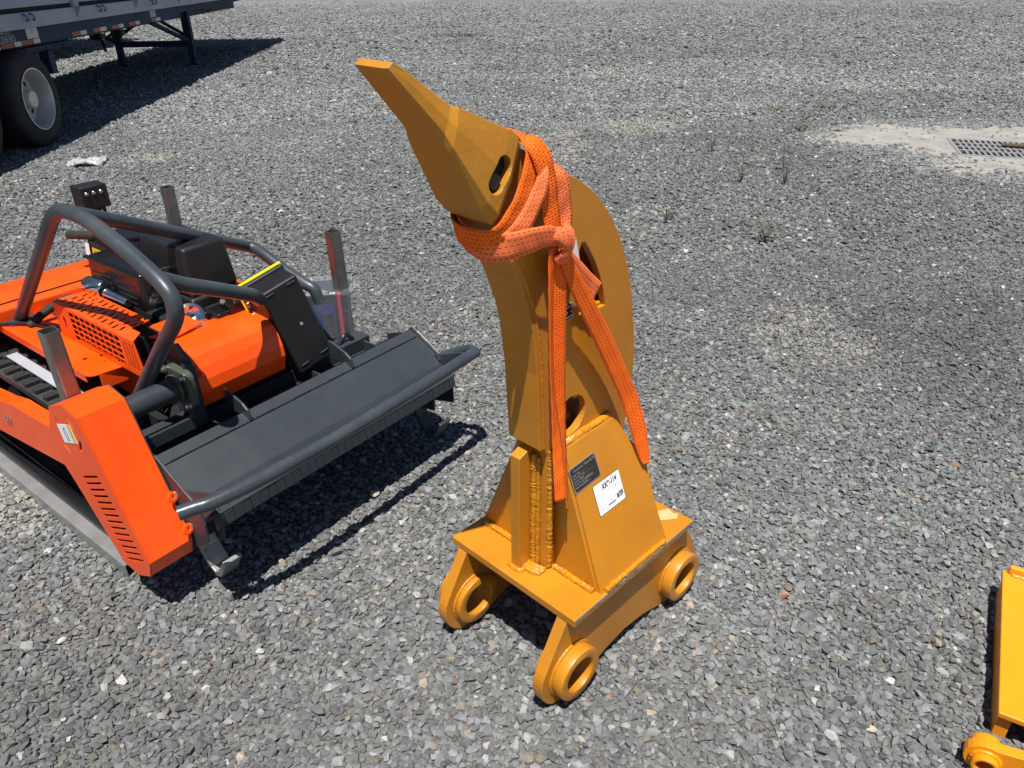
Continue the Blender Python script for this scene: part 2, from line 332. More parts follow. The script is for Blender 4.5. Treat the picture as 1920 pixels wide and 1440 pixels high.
def paleness(x, y):
    p = np.zeros_like(x); wx = (fbm(x, y, 0.35, 5)-0.5)*0.5; wy = (fbm(x, y, 0.35, 9)-0.5)*0.5
    for cx, cy, rx, ry, a in PALE:
        d = ((x+wx-cx)/rx)**2+((y+wy-cy)/ry)**2; p = np.maximum(p, a*np.clip(1.15-d, 0, 1))
    return p
def ground_material():
    m = bpy.data.materials.new('gravel_bed'); m.use_nodes = True; N = m.node_tree.nodes; L = m.node_tree.links; b = N['Principled BSDF']
    b.inputs['Roughness'].default_value = 0.95; b.inputs['Specular IOR Level'].default_value = 0.2
    tc = N.new('ShaderNodeTexCoord')
    vo = N.new('ShaderNodeTexVoronoi'); vo.inputs['Scale'].default_value = 30; L.new(tc.outputs['Object'], vo.inputs['Vector'])
    sp = N.new('ShaderNodeSeparateColor'); L.new(vo.outputs['Color'], sp.inputs[0])
    r = N.new('ShaderNodeValToRGB'); e = r.color_ramp.elements; e[0].position = 0; e[0].color = (0.13, 0.133, 0.135, 1); e[1].position = 0.72; e[1].color = (0.205, 0.209, 0.211, 1)
    e2 = e.new(0.95); e2.color = (0.24, 0.24, 0.238, 1); e3 = e.new(1.0); e3.color = (0.42, 0.41, 0.38, 1); L.new(sp.outputs[0], r.inputs[0])
    nz = N.new('ShaderNodeTexNoise'); nz.inputs['Scale'].default_value = 0.35; nz.inputs['Detail'].default_value = 7; nz.inputs['Roughness'].default_value = 0.65; L.new(tc.outputs['Object'], nz.inputs['Vector'])
    r2_ = N.new('ShaderNodeValToRGB'); r2_.color_ramp.elements[0].position = 0.35; r2_.color_ramp.elements[1].position = 0.68; r2_.color_ramp.elements[0].color = (0.80, 0.80, 0.82, 1); r2_.color_ramp.elements[1].color = (1.22, 1.2, 1.15, 1); L.new(nz.outputs[0], r2_.inputs[0])
    mx = N.new('ShaderNodeMix'); mx.data_type = 'RGBA'; mx.blend_type = 'MULTIPLY'; mx.inputs[0].default_value = 1; L.new(r.outputs[0], mx.inputs[6]); L.new(r2_.outputs[0], mx.inputs[7])
    v2 = N.new('ShaderNodeTexVoronoi'); v2.inputs['Scale'].default_value = 9; L.new(tc.outputs['Object'], v2.inputs['Vector']); s2 = N.new('ShaderNodeSeparateColor'); L.new(v2.outputs['Color'], s2.inputs[0])
    r3 = N.new('ShaderNodeValToRGB'); r3.color_ramp.elements[0].color = (0.82, 0.82, 0.82, 1); r3.color_ramp.elements[1].color = (1.22, 1.22, 1.2, 1); e4 = r3.color_ramp.elements.new(.96); e4.color = (1.15, 1.15, 1.15, 1); r3.color_ramp.elements[2].color = (1.9, 1.85, 1.75, 1); L.new(s2.outputs[0], r3.inputs[0])
    mx3 = N.new('ShaderNodeMix'); mx3.data_type = 'RGBA'; mx3.blend_type = 'MULTIPLY'; mx3.inputs[0].default_value = 1; L.new(mx.outputs[2], mx3.inputs[6]); L.new(r3.outputs[0], mx3.inputs[7])
    L.new(mx3.outputs[2], b.inputs['Base Color'])
    bp = N.new('ShaderNodeBump'); bp.inputs['Strength'].default_value = 1; bp.inputs['Distance'].default_value = 0.018; bp.invert = True; L.new(vo.outputs['Distance'], bp.inputs['Height']); L.new(bp.outputs[0], b.inputs['Normal'])
    MATS['gravel_bed'] = m
ground_material()
bm = bmesh.new()
vs_ = [bm.verts.new(p) for p in ((-260, -60, 0), (260, -60, 0), (260, 420, 0), (-260, 420, 0))]; bm.faces.new(vs_)
g = obj('ground', bm, 'gravel_bed'); g['kind'] = 'structure'; g['label'] = 'grey crushed stone yard reaching to the horizon'; g['category'] = 'ground'
# soil film just under the loose stones near the camera (keeps the gaps between stones dark and dusty)
mat('grit', (0.17, 0.166, 0.158), 0.95, bump=0.8, bscale=160, var=0.3, vscale=14, dust=(0.27, 0.235, 0.18), dust_amt=0.5)
bm = bmesh.new(); vs_ = [bm.verts.new(p) for p in ((-9.5, 0.1, .003), (9.5, 0.1, .003), (9.5, 7.5, .003), (-9.5, 7.5, .003))]; bm.faces.new(vs_)
o = obj('grit_bed', bm, 'grit'); o['kind'] = 'structure'; o['label'] = 'dark dusty grit showing between the loose stones'; o['category'] = 'ground'

def stone_material():
    m = bpy.data.materials.new('crushed_stone'); m.use_nodes = True; N = m.node_tree.nodes; L = m.node_tree.links; b = N['Principled BSDF']
    b.inputs['Roughness'].default_value = 0.8; b.inputs['Specular IOR Level'].default_value = 0.3
    at = N.new('ShaderNodeAttribute'); at.attribute_type = 'INSTANCER'; at.attribute_name = 'tint'
    tc = N.new('ShaderNodeTexCoord'); nz = N.new('ShaderNodeTexNoise'); nz.inputs['Scale'].default_value = 3.0; nz.inputs['Detail'].default_value = 5; L.new(tc.outputs['Object'], nz.inputs['Vector'])
    r = N.new('ShaderNodeValToRGB'); r.color_ramp.elements[0].position = 0.3; r.color_ramp.elements[1].position = 0.7; r.color_ramp.elements[0].color = (0.82, 0.82, 0.82, 1); r.color_ramp.elements[1].color = (1.16, 1.15, 1.13, 1); L.new(nz.outputs[0], r.inputs[0])
    mx = N.new('ShaderNodeMix'); mx.data_type = 'RGBA'; mx.blend_type = 'MULTIPLY'; mx.inputs[0].default_value = 1; L.new(at.outputs['Color'], mx.inputs[6]); L.new(r.outputs[0], mx.inputs[7])
    L.new(mx.outputs[2], b.inputs['Base Color']); MATS['crushed_stone'] = m
stone_material()
def stone_mesh(k, npts=15, m='crushed_stone'):
    rr = random.Random(100+k); bm = bmesh.new()
    for _ in range(npts):
        v = Vector((rr.gauss(0, 1), rr.gauss(0, 1), rr.gauss(0, 1))).normalized()*rr.uniform(0.8, 1.0)
        bm.verts.new((v.x*rr.uniform(0.5, .62), v.y*rr.uniform(0.36, .48), v.z*rr.uniform(.26, .36)))
    bmesh.ops.convex_hull(bm, input=bm.verts); loose = [v for v in bm.verts if not v.link_faces]; bmesh.ops.delete(bm, geom=loose, context='VERTS')
    bmesh.ops.recalc_face_normals(bm, faces=bm.faces)
    me = bpy.data.meshes.new('stone_shape'); bm.to_mesh(me); bm.free(); me.materials.append(MATS[m]); return me
STONES = [stone_mesh(k) for k in range(14)]
lib = bpy.data.collections.new('stone_library')
for me in STONES:
    so_ = bpy.data.objects.new('stone_shape', me); lib.objects.link(so_)
def scatter(name, y0, y1, step, size, label, layers=1, keep=1.0, gain=1.0, fade=0):
    X = []; Y = []
    y = y0
    while y < y1:
        hw = 0.80+0.75*y
        xs = np.arange(-hw, hw, step); X.append(xs+rng.uniform(-.5, .5, xs.size)*step*0.95); Y.append(np.full(xs.size, y)+rng.uniform(-.5, .5, xs.size)*step*0.95); y += step*0.9
    X = np.concatenate(X); Y = np.concatenate(Y)
    ins = in_poly(X+(fbm(X, Y, .16, 21)-.5)*.52, Y+(fbm(X, Y, .16, 33)-.5)*.52, APRON)
    stray = rng.random(X.size) < 0.03+0.30*np.clip((fbm(X, Y, .45, 41)-.52)*6, 0, 1)
    drainbox = in_poly(X, Y, [(3.98, 6.84), (4.40, 7.66), (5.6, 7.3), (5.2, 6.5)])
    k = (~ins | stray) & ~(drainbox & (rng.random(X.size) < .97)) & (rng.random(X.size) < keep)
    if y1 > 9: k &= rng.random(X.size) < np.clip((y1-Y)/(y1*.45), 0, 1)
    if fade: k &= rng.random(X.size) < np.clip((Y-y0)/fade, 0, 1)
    X = X[k]; Y = Y[k]; ins = ins[k]; n = X.size
    pal = paleness(X, Y); pk = pal > rng.random(n)*1.1
    sc = size*np.exp(rng.normal(-.03, .32, n)); sc = np.clip(sc, size*.45, size*2.0)
    Z = sc*rng.uniform(.06, .30, n)+.003
    me = bpy.data.meshes.new(name); me.vertices.add(n); me.vertices.foreach_set('co', np.stack([X, Y, Z], 1).astype(np.float32).ravel())
    a = me.attributes.new('rot', 'FLOAT_VECTOR', 'POINT'); rot = np.stack([rng.normal(0, .21, n), rng.normal(0, .21, n), rng.uniform(0, 6.283, n)], 1); a.data.foreach_set('vector', rot.astype(np.float32).ravel())
    a = me.attributes.new('scl', 'FLOAT_VECTOR', 'POINT'); s3 = np.stack([sc*rng.uniform(.85, 1.2, n), sc*rng.uniform(.85, 1.15, n), sc*rng.uniform(.8, 1.25, n)*(1.0 if y1 < 20 else .45)], 1); a.data.foreach_set('vector', s3.astype(np.float32).ravel())
    a = me.attributes.new('idx', 'INT', 'POINT'); a.data.foreach_set('value', rng.integers(0, len(STONES), n).astype(np.int32))
    base = 0.149*np.exp(rng.normal(0, .25, n))*(0.74+0.52*fbm(X, Y, 2.4, 13))*(0.86+.28*fbm(X, Y, .5, 17))*(1.0+.30*np.clip((Y-3.0)/9.0, 0, 1))  # last factor lightens far stones: grazing view of sunlit faces put into tint
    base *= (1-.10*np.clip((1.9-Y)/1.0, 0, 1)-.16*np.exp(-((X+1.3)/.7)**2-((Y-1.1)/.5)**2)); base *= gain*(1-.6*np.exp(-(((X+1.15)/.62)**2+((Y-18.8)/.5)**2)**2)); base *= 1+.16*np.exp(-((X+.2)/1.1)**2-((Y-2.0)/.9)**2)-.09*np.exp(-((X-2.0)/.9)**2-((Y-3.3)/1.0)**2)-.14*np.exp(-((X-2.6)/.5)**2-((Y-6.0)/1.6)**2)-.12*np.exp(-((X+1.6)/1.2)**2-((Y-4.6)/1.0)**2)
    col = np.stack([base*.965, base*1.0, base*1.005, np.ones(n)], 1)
    q = rng.random(n)
    wh = q < .014; col[wh, :3] = np.stack([rng.uniform(.26, .46, wh.sum())]*3, 1)*np.array([1, .985, .95])
    tn = (q > .02) & (q < .05); col[tn, :3] = base[tn, None]*np.array([1.45, 1.25, 1.0])
    pkk = (q > .05) & (q < .0520); col[pkk, :3] = np.array([.25, .165, .12])*rng.uniform(.7, 1.2, pkk.sum())[:, None]
    col[pk, :3] = col[pk, :3]*.6+np.array([.31, .285, .24])*rng.uniform(.4, .7, pk.sum())[:, None]
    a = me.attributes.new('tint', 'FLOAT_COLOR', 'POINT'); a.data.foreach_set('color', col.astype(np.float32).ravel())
    o = bpy.data.objects.new(name, me); COL.objects.link(o)
    gname = 'stone_scatter'; ng = bpy.data.node_groups.get(gname)
    if ng is None:
        ng = bpy.data.node_groups.new(gname, 'GeometryNodeTree'); ng.interface.new_socket('Geometry', in_out='INPUT', socket_type='NodeSocketGeometry'); ng.interface.new_socket('Geometry', in_out='OUTPUT', socket_type='NodeSocketGeometry')
        N = ng.nodes; L = ng.links; gi = N.new('NodeGroupInput'); go = N.new('NodeGroupOutput')
        ip = N.new('GeometryNodeInstanceOnPoints'); ci = N.new('GeometryNodeCollectionInfo'); ci.inputs['Collection'].default_value = lib; ci.inputs['Separate Children'].default_value = True; ci.inputs['Reset Children'].default_value = True
        ip.inputs['Pick Instance'].default_value = True
        mp = N.new('GeometryNodeMeshToPoints'); L.new(gi.outputs[0], mp.inputs[0]); L.new(mp.outputs[0], ip.inputs['Points']); L.new(ci.outputs[0], ip.inputs['Instance'])
        for nm, typ, sock in (('idx', 'INT', 'Instance Index'), ('rot', 'FLOAT_VECTOR', 'Rotation'), ('scl', 'FLOAT_VECTOR', 'Scale')):
            na = N.new('GeometryNodeInputNamedAttribute'); na.data_type = typ; na.inputs[0].default_value = nm; L.new(na.outputs[0], ip.inputs[sock])
        L.new(ip.outputs[0], go.inputs[0])
    md = o.modifiers.new('scatter', 'NODES'); md.node_group = ng
    me.materials.append(MATS['crushed_stone'])
    o['kind'] = 'stuff'; o['label'] = label; o['category'] = 'gravel'; return n
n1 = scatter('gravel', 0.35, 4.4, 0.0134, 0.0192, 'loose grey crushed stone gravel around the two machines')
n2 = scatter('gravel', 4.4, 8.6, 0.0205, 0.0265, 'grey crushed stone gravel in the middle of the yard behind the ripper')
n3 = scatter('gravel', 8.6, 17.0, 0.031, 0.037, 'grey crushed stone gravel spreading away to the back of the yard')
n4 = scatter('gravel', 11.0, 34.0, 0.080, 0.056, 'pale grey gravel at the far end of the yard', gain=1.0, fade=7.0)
print('stones', n1, n2, n3, n4)
def single_stone(x, y, s, m, label, rz, group=None):
    me = stone_mesh(int(x*977+y*331) % 90, 14, m); o = obj('stone', me, m); o.location = (x, y, s*.30+.006); o.scale = (s, s, s*.9); o.rotation_euler = (.15, -.1, rz); tag(o, label, 'stone', group)
single_stone(0.765, 1.565, .040, 'pink_stone', 'pinkish brown stone lying in the gravel right of the ripper base', 2.2)
single_stone(-0.47, 2.035, .045, 'cream_stone', 'cream coloured stone in the gravel between mower shadow and ripper', .4)
single_stone(-1.21, 1.42, .026, 'pale_stone', 'small white stone in the gravel left of the orange belt cover', .9)
single_stone(0.655, 1.705, .026, 'pale_stone', 'small white stone in the gravel just right of the ripper right pin ring', 2.0)
single_stone(0.33, 1.19, .036, 'cream_stone', 'cream stone in the gravel below the ripper front pin ring', 1.1)

# concrete apron and drain
z = .008
def noisy(poly, sub=6, amp=.05):
    out = []
    for (x0, y0), (x1, y1) in zip(poly, poly[1:]+poly[:1]):
        for k in range(sub):
            t = k/sub; out.append((x0+(x1-x0)*t+random.uniform(-amp, amp), y0+(y1-y0)*t+random.uniform(-amp, amp)))
    return out
big = [(2.9, 7.2), (2.95, 7.9), (3.9, 8.6), (5.2, 8.4), (6.3, 8.2), (6.6, 7.2), (6.2, 6.4), (5.3, 5.95), (3.9, 5.9), (3.4, 6.4), (3.5, 7.1)]
th = math.atan2(6.736-6.892, 4.51-4.047)
gx = Vector((math.cos(th), math.sin(th), 0)); gy = Vector((-gx.y, gx.x, 0)); D0 = Vector((4.06, 6.90, 0))
def dl(a, b): p = D0+gx*a+gy*b; return (p.x, p.y)
GL, GW = 1.30, .66
hole = [dl(0, 0), dl(GL, 0), dl(GL, GW), dl(0, GW)]
o = plate('concrete_apron', [noisy(big), hole[::-1]], .010, Matrix.Translation((0, 0, .005)), 'concrete', None)
o['kind'] = 'structure'; o['label'] = 'pale dusty concrete apron around the storm drain'; o['category'] = 'concrete'
dr = thing('storm_drain', 'cast metal grate of a storm drain set in pale concrete', 'drain', (D0.x, D0.y, 0), th)
obj('pit', nbox((0, 0, .0035), (GL, GW, .0055)), 'void_black', dr)
bm = bmesh.new()
for lo, hi in (((-.03, -.03, .004), (GL+.03, .0, .016)), ((-.03, GW, .004), (GL+.03, GW+.03, .016)), ((-.03, 0, .004), (0, GW, .016)), ((GL, 0, .004), (GL+.03, GW, .016))): box(bm, lo, hi)
obj('frame', bm, 'cast_grate', dr)
bar0 = None
for k in range(1, 27):
    if bar0 is None: bar0 = obj('bar', nbox((-.010, .001, .007), (.010, GW-.001, .017)), 'cast_grate', dr); bb_ = bar0
    else: bb_ = bar0.copy(); COL.objects.link(bb_)
    bb_.location = (k*GL/27, 0, 0)
for k in (1, 2, 3): obj('crossbar', nbox((.001, k*GW/4-.016, .0065), (GL-.001, k*GW/4+.016, .0195)), 'cast_grate', dr)
tag(tube('stick', [(*dl(.38, .40), .035), (*dl(.7, .36), .04), (*dl(1.15, .38), .036)], [.018, .022, .014], 'stick_wood', None, 8), 'short brown stick lying across the drain grate', 'stick')

# ------------------------------------------------------------------ ripper (local x = back, y = left, z = up)
rip = thing('excavator_ripper', 'tall mustard yellow steel ripper with one upright tooth, standing on the gravel', 'ripper', (0.1611, 1.5387, .004), R(45.53))
XZ = lambda y: axes((0, y, 0), (1, 0, 0), (0, 0, 1), (0, -1, 0))
YZ = lambda x: axes((x, 0, 0), (0, 1, 0), (0, 0, 1), (1, 0, 0))
HL, HW, ZP, TH = .2445, .2075, .2822, .0215
obj('base_plate', nbox((-HL, -HW, ZP-TH), (HL, HW, ZP)), 'ripper_paint', rip, bevel=.0022)
# scraped bare edge on the right rim of the base plate
bm = bmesh.new()
for k in range(40):
    x0 = -HL+.004+k*(2*HL-.008)/40; x1 = x0+(2*HL-.008)/40
    box(bm, (x0-.0005, -HW-.0006, ZP-TH*random.uniform(.25, .75)), (x1, -HW+.001, ZP-random.uniform(.0005, .003)))
obj('scraped_edge', bm, 'bare_edge', rip)
def lug_outline():
    o = [(-.244, .2600)]
    o += circ(-.231, .0945, .095, 14, 153, 292)
    o += [(-.15, .018), (-.08, .040), (0, .050), (.08, .040), (.15, .018)]
    o += circ(.231, .0945, .095, 14, 248, 387)
    o += [(.244, .2600)]
    return o
for s in (-1, 1):
    yc = s*.169
    lug = plate('lug_plate', [lug_outline(), circ(-.224, .0948, .047, 32)[::-1], circ(.224, .0948, .047, 32)[::-1]], .03, XZ(yc), 'ripper_paint', rip, .0015)
    for x in (-.224, .224):
        annulus('pin_boss', (x, s*.184, .0948), (0, s, 0), .071, .0465, .034, 'ripper_paint', lug)
        annulus('pin_boss', (x, s*.154, .0948), (0, -s, 0), .071, .0465, .020, 'ripper_paint', lug)
        for off in (.1845, .1535):
            weld('weld_bead', [(x+.0725*math.cos(a), s*off, .0948+.0725*math.sin(a)) for a in np.linspace(R(20), R(220 if x < 0 else 200), 12)], .0048, lug)
# gusset housing
plate('front_gusset', [[(-.188, ZP), (.188, ZP), (.060, .632), (-.060, .632)]], .015, YZ(-.1325), 'ripper_paint', rip, .001)
plate('rear_gusset', [[(-.188, ZP), (.188, ZP), (.112, .505), (.06, .53), (-.06, .53), (-.112, .505)]], .015, YZ(.1225), 'ripper_paint', rip, .001)
SL = Vector((0, .135, .348)); LSL = SL.length; SL.normalize()
for s in (-1, 1):
    b = Vector((0, -s*SL.y, SL.z)) if s > 0 else SL.copy(); nrm = Vector((1, 0, 0)).cross(b)*(1 if s < 0 else -1)
    Mg = axes(Vector((0, s*.2, .282))-nrm*.0075, (1, 0, 0), b, nrm)
    gp = plate('side_gusset', [[(-.138, .0), (-.128, .373), (.055, .377), (.113, .236), (.131, .0)]], .015, Mg, 'ripper_paint', rip, .0012)
    top0 = Mg @ Vector((-.12, .374, .003)); top1 = Mg @ Vector((.05, .377, .003))
    weld('weld_bead', [top0+Vector((0, -s*.008, .002)), (top0+top1)/2+Vector((0, -s*.008, .003)), top1+Vector((0, -s*.008, .002))], .0105, gp)
    weld('weld_bead', [Mg @ Vector((-.125, .005, .011)), Mg @ Vector((0, .005, .011)), Mg @ Vector((.12, .005, .011))], .0075, gp)
    weld('weld_bead', [Mg @ Vector((.118, .012, .002)), Mg @ Vector((.104, .23, .002))], .005, gp)
    if s < 0: MLAB = axes(Vector((0, -.2, .282)), (1, 0, 0), SL, nrm)
weld('weld_bead', [(-.146, .182, ZP+.004), (-.146, .05, ZP+.004)], .009, rip)
weld('weld_bead', [(-.146, -.06, ZP+.004), (-.146, -.182, ZP+.004)], .009, rip)
# shank: two side cheeks, front cover, rear cover
CHEEK = [(-.165, .284), (-.165, .62), (-.180, .645), (-.189, .84), (-.203, .94), (-.213, .985), (-.243, 1.063), (-.271, 1.116), (-.290, 1.16), (-.335, 1.225), (-.36, 1.27), (-.30, 1.335), (-.245, 1.303), (-.18, 1.268), (-.13, 1.24), (-.098, 1.226), (-.065, 1.205), (-.033, 1.181), (-.002, 1.151), (.020, 1.124), (.039, 1.096), (.057, 1.069), (.072, 1.04), (.092, .994), (.109, .944), (.120, .90), (.127, .859), (.138, .81), (.143, .77), (.1445, .72), (.142, .682), (.136, .62), (.118, .52), (.115, .284)]
SLOT = [(-.0735, 1.092), (-.063, 1.092), (-.048, 1.073), (-.026, 1.04), (-.007, 1.003), (.005, .972), (.013, .945), (.0175, .928), (-.07, .928), (-.078, .97), (-.082, 1.03), (-.080, 1.075)]
HOLE = circ(-.086, .690, .050, 28)
for s in (-1, 1): plate('shank_cheek', [CHEEK, SLOT[::-1] if False else SLOT, HOLE], .018, XZ(s*.036), 'ripper_paint', rip, .001)
FR = [(-.192, .646), (-.204, .84), (-.217, .94), (-.228, .987), (-.257, 1.063), (-.285, 1.116), (-.303, 1.16), (-.330, 1.21)]
BK = [(a+.0135, b-.001) for a, b in FR]
prism('shank_cover', FR+BK[::-1], -.048, .048, XZ(0), 'ripper_paint', rip, bevel=.0015)
BO = [(x, z_) for x, z_ in CHEEK[13:31]]
BI = [(x-.016, z_-.012) for x, z_ in BO]
BO2 = [(x-.004, z_-.003) for x, z_ in BO]
prism('rear_cover', BO2+BI[::-1], -.0268, .0268, XZ(0), 'ripper_paint', rip)
obj('core_plate', nbox((-.163, -.0268, .284), (-.148, .0268, .645)), 'ripper_paint', rip)
obj('core_web', nbox((-.148, -.004, .284), (-.04, .004, .66)), 'ripper_paint', rip)
for s in (-1, 1):
    weld('weld_bead', [(a+.014, s*.0455, b) for a, b in FR[:7]], .0040, rip)
    weld('weld_bead', [(x-.0035, s*.040, z_-.001) for x, z_ in CHEEK[14:26]], .0040, rip)
weld('weld_bead', [(-.02, -.030, .931), (.012, -.030, .932)], .006, rip)
# front fin with its rough welds
bm = bmesh.new(); box(bm, (-.211, -.003, .2825), (-.164, .026, .612))
for v in bm.verts:
    if v.co.z > .5 and v.co.x > -.19: v.co.z += .018
obj('front_fin', bm, 'ripper_paint', rip, bevel=.0015)
for y0, x0, r0, zt in ((-.011, -.171, .0115, .612), (-.0225, -.168, .0085, .606), (-.048, -.1555, .0125, .628), (.036, -.166, .011, .60)):
    weld('weld_bead', [(x0, y0, .288), (x0, y0, .45), (x0+.001, y0, zt)], r0*.75, rip, step=.0034)
for k in range(5): weld('weld_bead', [(-.176-.005*k, -.003, .287-.0005*k), (-.178-.005*k, -.028, .288-.0005*k), (-.170-.005*k, -.052, .287-.0005*k)], .0062, rip, step=.004)
weld('weld_bead', [(-.168, -.008, .285), (-.20, -.0095, .2845), (-.214, -.006, .284), (-.216, .014, .284), (-.214, .03, .284)], .0075, rip)
# tooth
SEC = [((-.5050, 1.4645), (-.5180, 1.4570), .0405, .98), ((-.478, 1.4480), (-.492, 1.4260), .0430, .90), ((-.402, 1.3935), (-.427, 1.351), .0490, .84), ((-.390, 1.3905), (-.417, 1.326), .0560, .84), ((-.284, 1.342), (-.361, 1.222), .0680, .80), ((-.264, 1.326), (-.339, 1.197), .0680, .80), ((-.256, 1.312), (-.331, 1.190), .0620, .80)]
bm = bmesh.new(); rings = []
for (tx, tz), (bx, bz), w_, tw in SEC:
    ring = []
    for t, yy in ((0, -.84), (0, .84), (.12, 1.0), (.56, .98), (1, tw), (1, -tw), (.56, -.98), (.12, -1.0)):
        x_ = bx+(tx-bx)*t; z_ = bz+(tz-bz)*t; ring.append(bm.verts.new((x_, yy*w_, z_)))
    rings.append(ring)
for a, b in zip(rings, rings[1:]):
    for k in range(8): bm.faces.new((a[k], a[(k+1) % 8], b[(k+1) % 8], b[k]))
bm.faces.new(rings[0][::-1]); bm.faces.new(rings[-1]); bmesh.ops.recalc_face_normals(bm, faces=bm.faces)
tooth = obj('tooth', bm, 'ripper_cast', rip)
cut = []
ca = Vector((-.331, 0, 1.263)); cb = Vector((-.309, 0, 1.289)); d2 = (cb-ca).normalized()
sl_ = [(ca.x+0.0172*math.cos(a), ca.z+0.0172*math.sin(a)) for a in np.linspace(math.atan2(d2.z, d2.x)+math.pi/2, math.atan2(d2.z, d2.x)+1.5*math.pi, 10)] + [(cb.x+0.0172*math.cos(a), cb.z+0.0172*math.sin(a)) for a in np.linspace(math.atan2(d2.z, d2.x)-math.pi/2, math.atan2(d2.z, d2.x)+math.pi/2, 10)]
for s in (-1, 1): c_ = prism('cut', sl_, -.03, .03, XZ(s*.072), 'ripper_cast', rip); cut.append(c_)
bpy.context.view_layer.update()
apply_bool(tooth, cut)
md = tooth.modifiers.new('bevel', 'BEVEL'); md.width = .0040; md.segments = 2; md.limit_method = 'ANGLE'; md.angle_limit = R(9); md.harden_normals = False
rod('retaining_pin', (-.328, -.060, 1.266), (-.328, .060, 1.266), .0135, 'black_plastic', tooth, 20, bevel=.001)
for s in (-1, 1): prism('slot_shade', [(a*.98-.0064, b*.98+.0255) for a, b in sl_], -.001, .001, XZ(s*.0465), 'void_black', tooth)  # black sheets stand in for the shade deep in the pin slot
# nameplate, auction label, sticker and lettering
def lab(a, b, h=0.0): return MLAB @ Vector((a, b, h))
P0 = Vector((-.136, .321)); ax = Vector((.088, .004)).normalized(); by = Vector((ax.y, -ax.x)); 
def quadM(p, a2, h):
    a3 = MLAB.to_3x3() @ Vector((a2.x, a2.y, 0)); n3 = MLAB.to_3x3() @ Vector((0, 0, 1)); b3 = n3.cross(a3); return axes(lab(p.x, p.y, h), a3, b3, n3)
Mn = quadM(Vector((-.1335, .260)), Vector((.998, .06)).normalized(), .0005)
npl = plate('nameplate', [rrect(0, 0, .094, .062, .002)], .0012, Mn, 'aluminium', rip)
plate('nameplate_face', [rrect(.0022, .0022, .0918, .0598, .001)], .0016, Mn, 'nameplate_black', npl)
T_ = lambda x, y: Mn @ Matrix.Translation((x, y, .0009))
text('lettering', 'Excavator Ripper', .0088, T_(.014, .0495), 'aluminium', npl, .0001)
text('lettering', 'C E', .010, T_(.074, .0490), 'aluminium', npl, .0001, bold=.0002)
for i, s_ in enumerate(['Model R08', 'To Fit 6.0T - 8.5T', 'Weight 180KG', 'Serial No. 24110508080106', 'Build Date 2025/07']): text('lettering', s_, .0056, T_(.006, .0405-.0075*i), 'ink_grey', npl, .0001)
bm = bmesh.new()
for i in range(5): box(bm, (.026, .0395-.0075*i, .00085), (.060+.016*((i*3) % 2), .0398-.0075*i, .0010), Mn)
obj('ruled_lines', bm, 'ink_grey', npl)
for x in (.004, .090):
    for y in (.004, .058): rod('rivet', Mn @ Vector((x, y, .0007)), Mn @ Vector((x, y, .0016)), .0013, 'aluminium', npl, 8)
Ml = quadM(Vector((-.0765, .1735)), Vector((.999, .015)).normalized(), .0006)
lb = plate('auction_label', [rrect(0, 0, .099, .0785, .003)], .0008, Ml, 'ink_black', rip)
plate('label_paper', [rrect(.0009, .0009, .0981, .0776, .0024)], .0012, Ml, 'label_white', lb)
Tl = lambda x, y, a=0: Ml @ Matrix.Translation((x, y, .0007)) @ Matrix.Rotation(a, 4, 'Z')
text('handwriting', 'KK9-114', .0185, Tl(.030, .0565, .03), 'ink_black', lb, .0001, shear=.15, sx=.80, bold=.0006)
text('handwriting', '8/28', .0165, Tl(.071, .0135, .12), 'ink_black', lb, .0001, shear=.15, sx=.80, bold=.0007)
bm = bmesh.new()
for x0, y0, x1, y1 in ((.001, .0500, .098, .0504), (.001, .0235, .068, .0239), (.066, .001, .0664, .0500), (.066, .0290, .098, .0294)): box(bm, (x0, y0, .00062), (x1, y1, .00074), Ml)
obj('form_lines', bm, 'ink_grey', lb)
obj('crossed_out_mark', nbox((.036, .0115, .00062), (.064, .0142, .00078), Ml), 'ink_black', lb)
for s_, x, y in (('Operator ID', .033, .0738), ('Date', .066, .0738), ('LOT', .048, .0455), ('Sale No', .072, .0455), ('VIN', .010, .0175), ('Model', .010, .0115), ('Serial No', .006, .0055), ('Title', .046, .0185)): text('form_text', s_, .0038, Tl(x, y), 'ink_grey', lb, .0001)
for y in (.0175, .0115, .0055): annulus('tick_box', Ml @ Vector((.027, y+.0012, .0006)), Ml.to_3x3() @ Vector((0, 0, 1)), .0016, .0012, .0002, 'ink_grey', lb, 12, 0)
Ms = axes((0, -.0455, 0), (1, 0, 0), (0, 0, 1), (0, -1, 0))
st = plate('sticker', [[(-.150, 1.05), (-.140, 1.086), (-.093, 1.108), (-.077, 1.053), (-.0805, 1.047), (-.12, 1.03)]], .0008, Ms, 'label_white', rip)
text('sticker_text', 'XC', .012, Ms @ Matrix.Translation((-.120, 1.069, .0005)) @ Matrix.Rotation(R(-75), 4, 'Z'), 'ink_black', st, .0001)
Mt = Ms @ Matrix.Translation((-.0955, .935, .0003)) @ Matrix.Rotation(R(97), 4, 'Z')
text('shank_lettering', 'IMP', .029, Mt, 'label_white', rip, .0003, bold=.0022); text('shank_lettering', 'IMP', .029, Mt @ Matrix.Translation((0, 0, .0005)), 'ink_black', rip, .0003, bold=.0004)
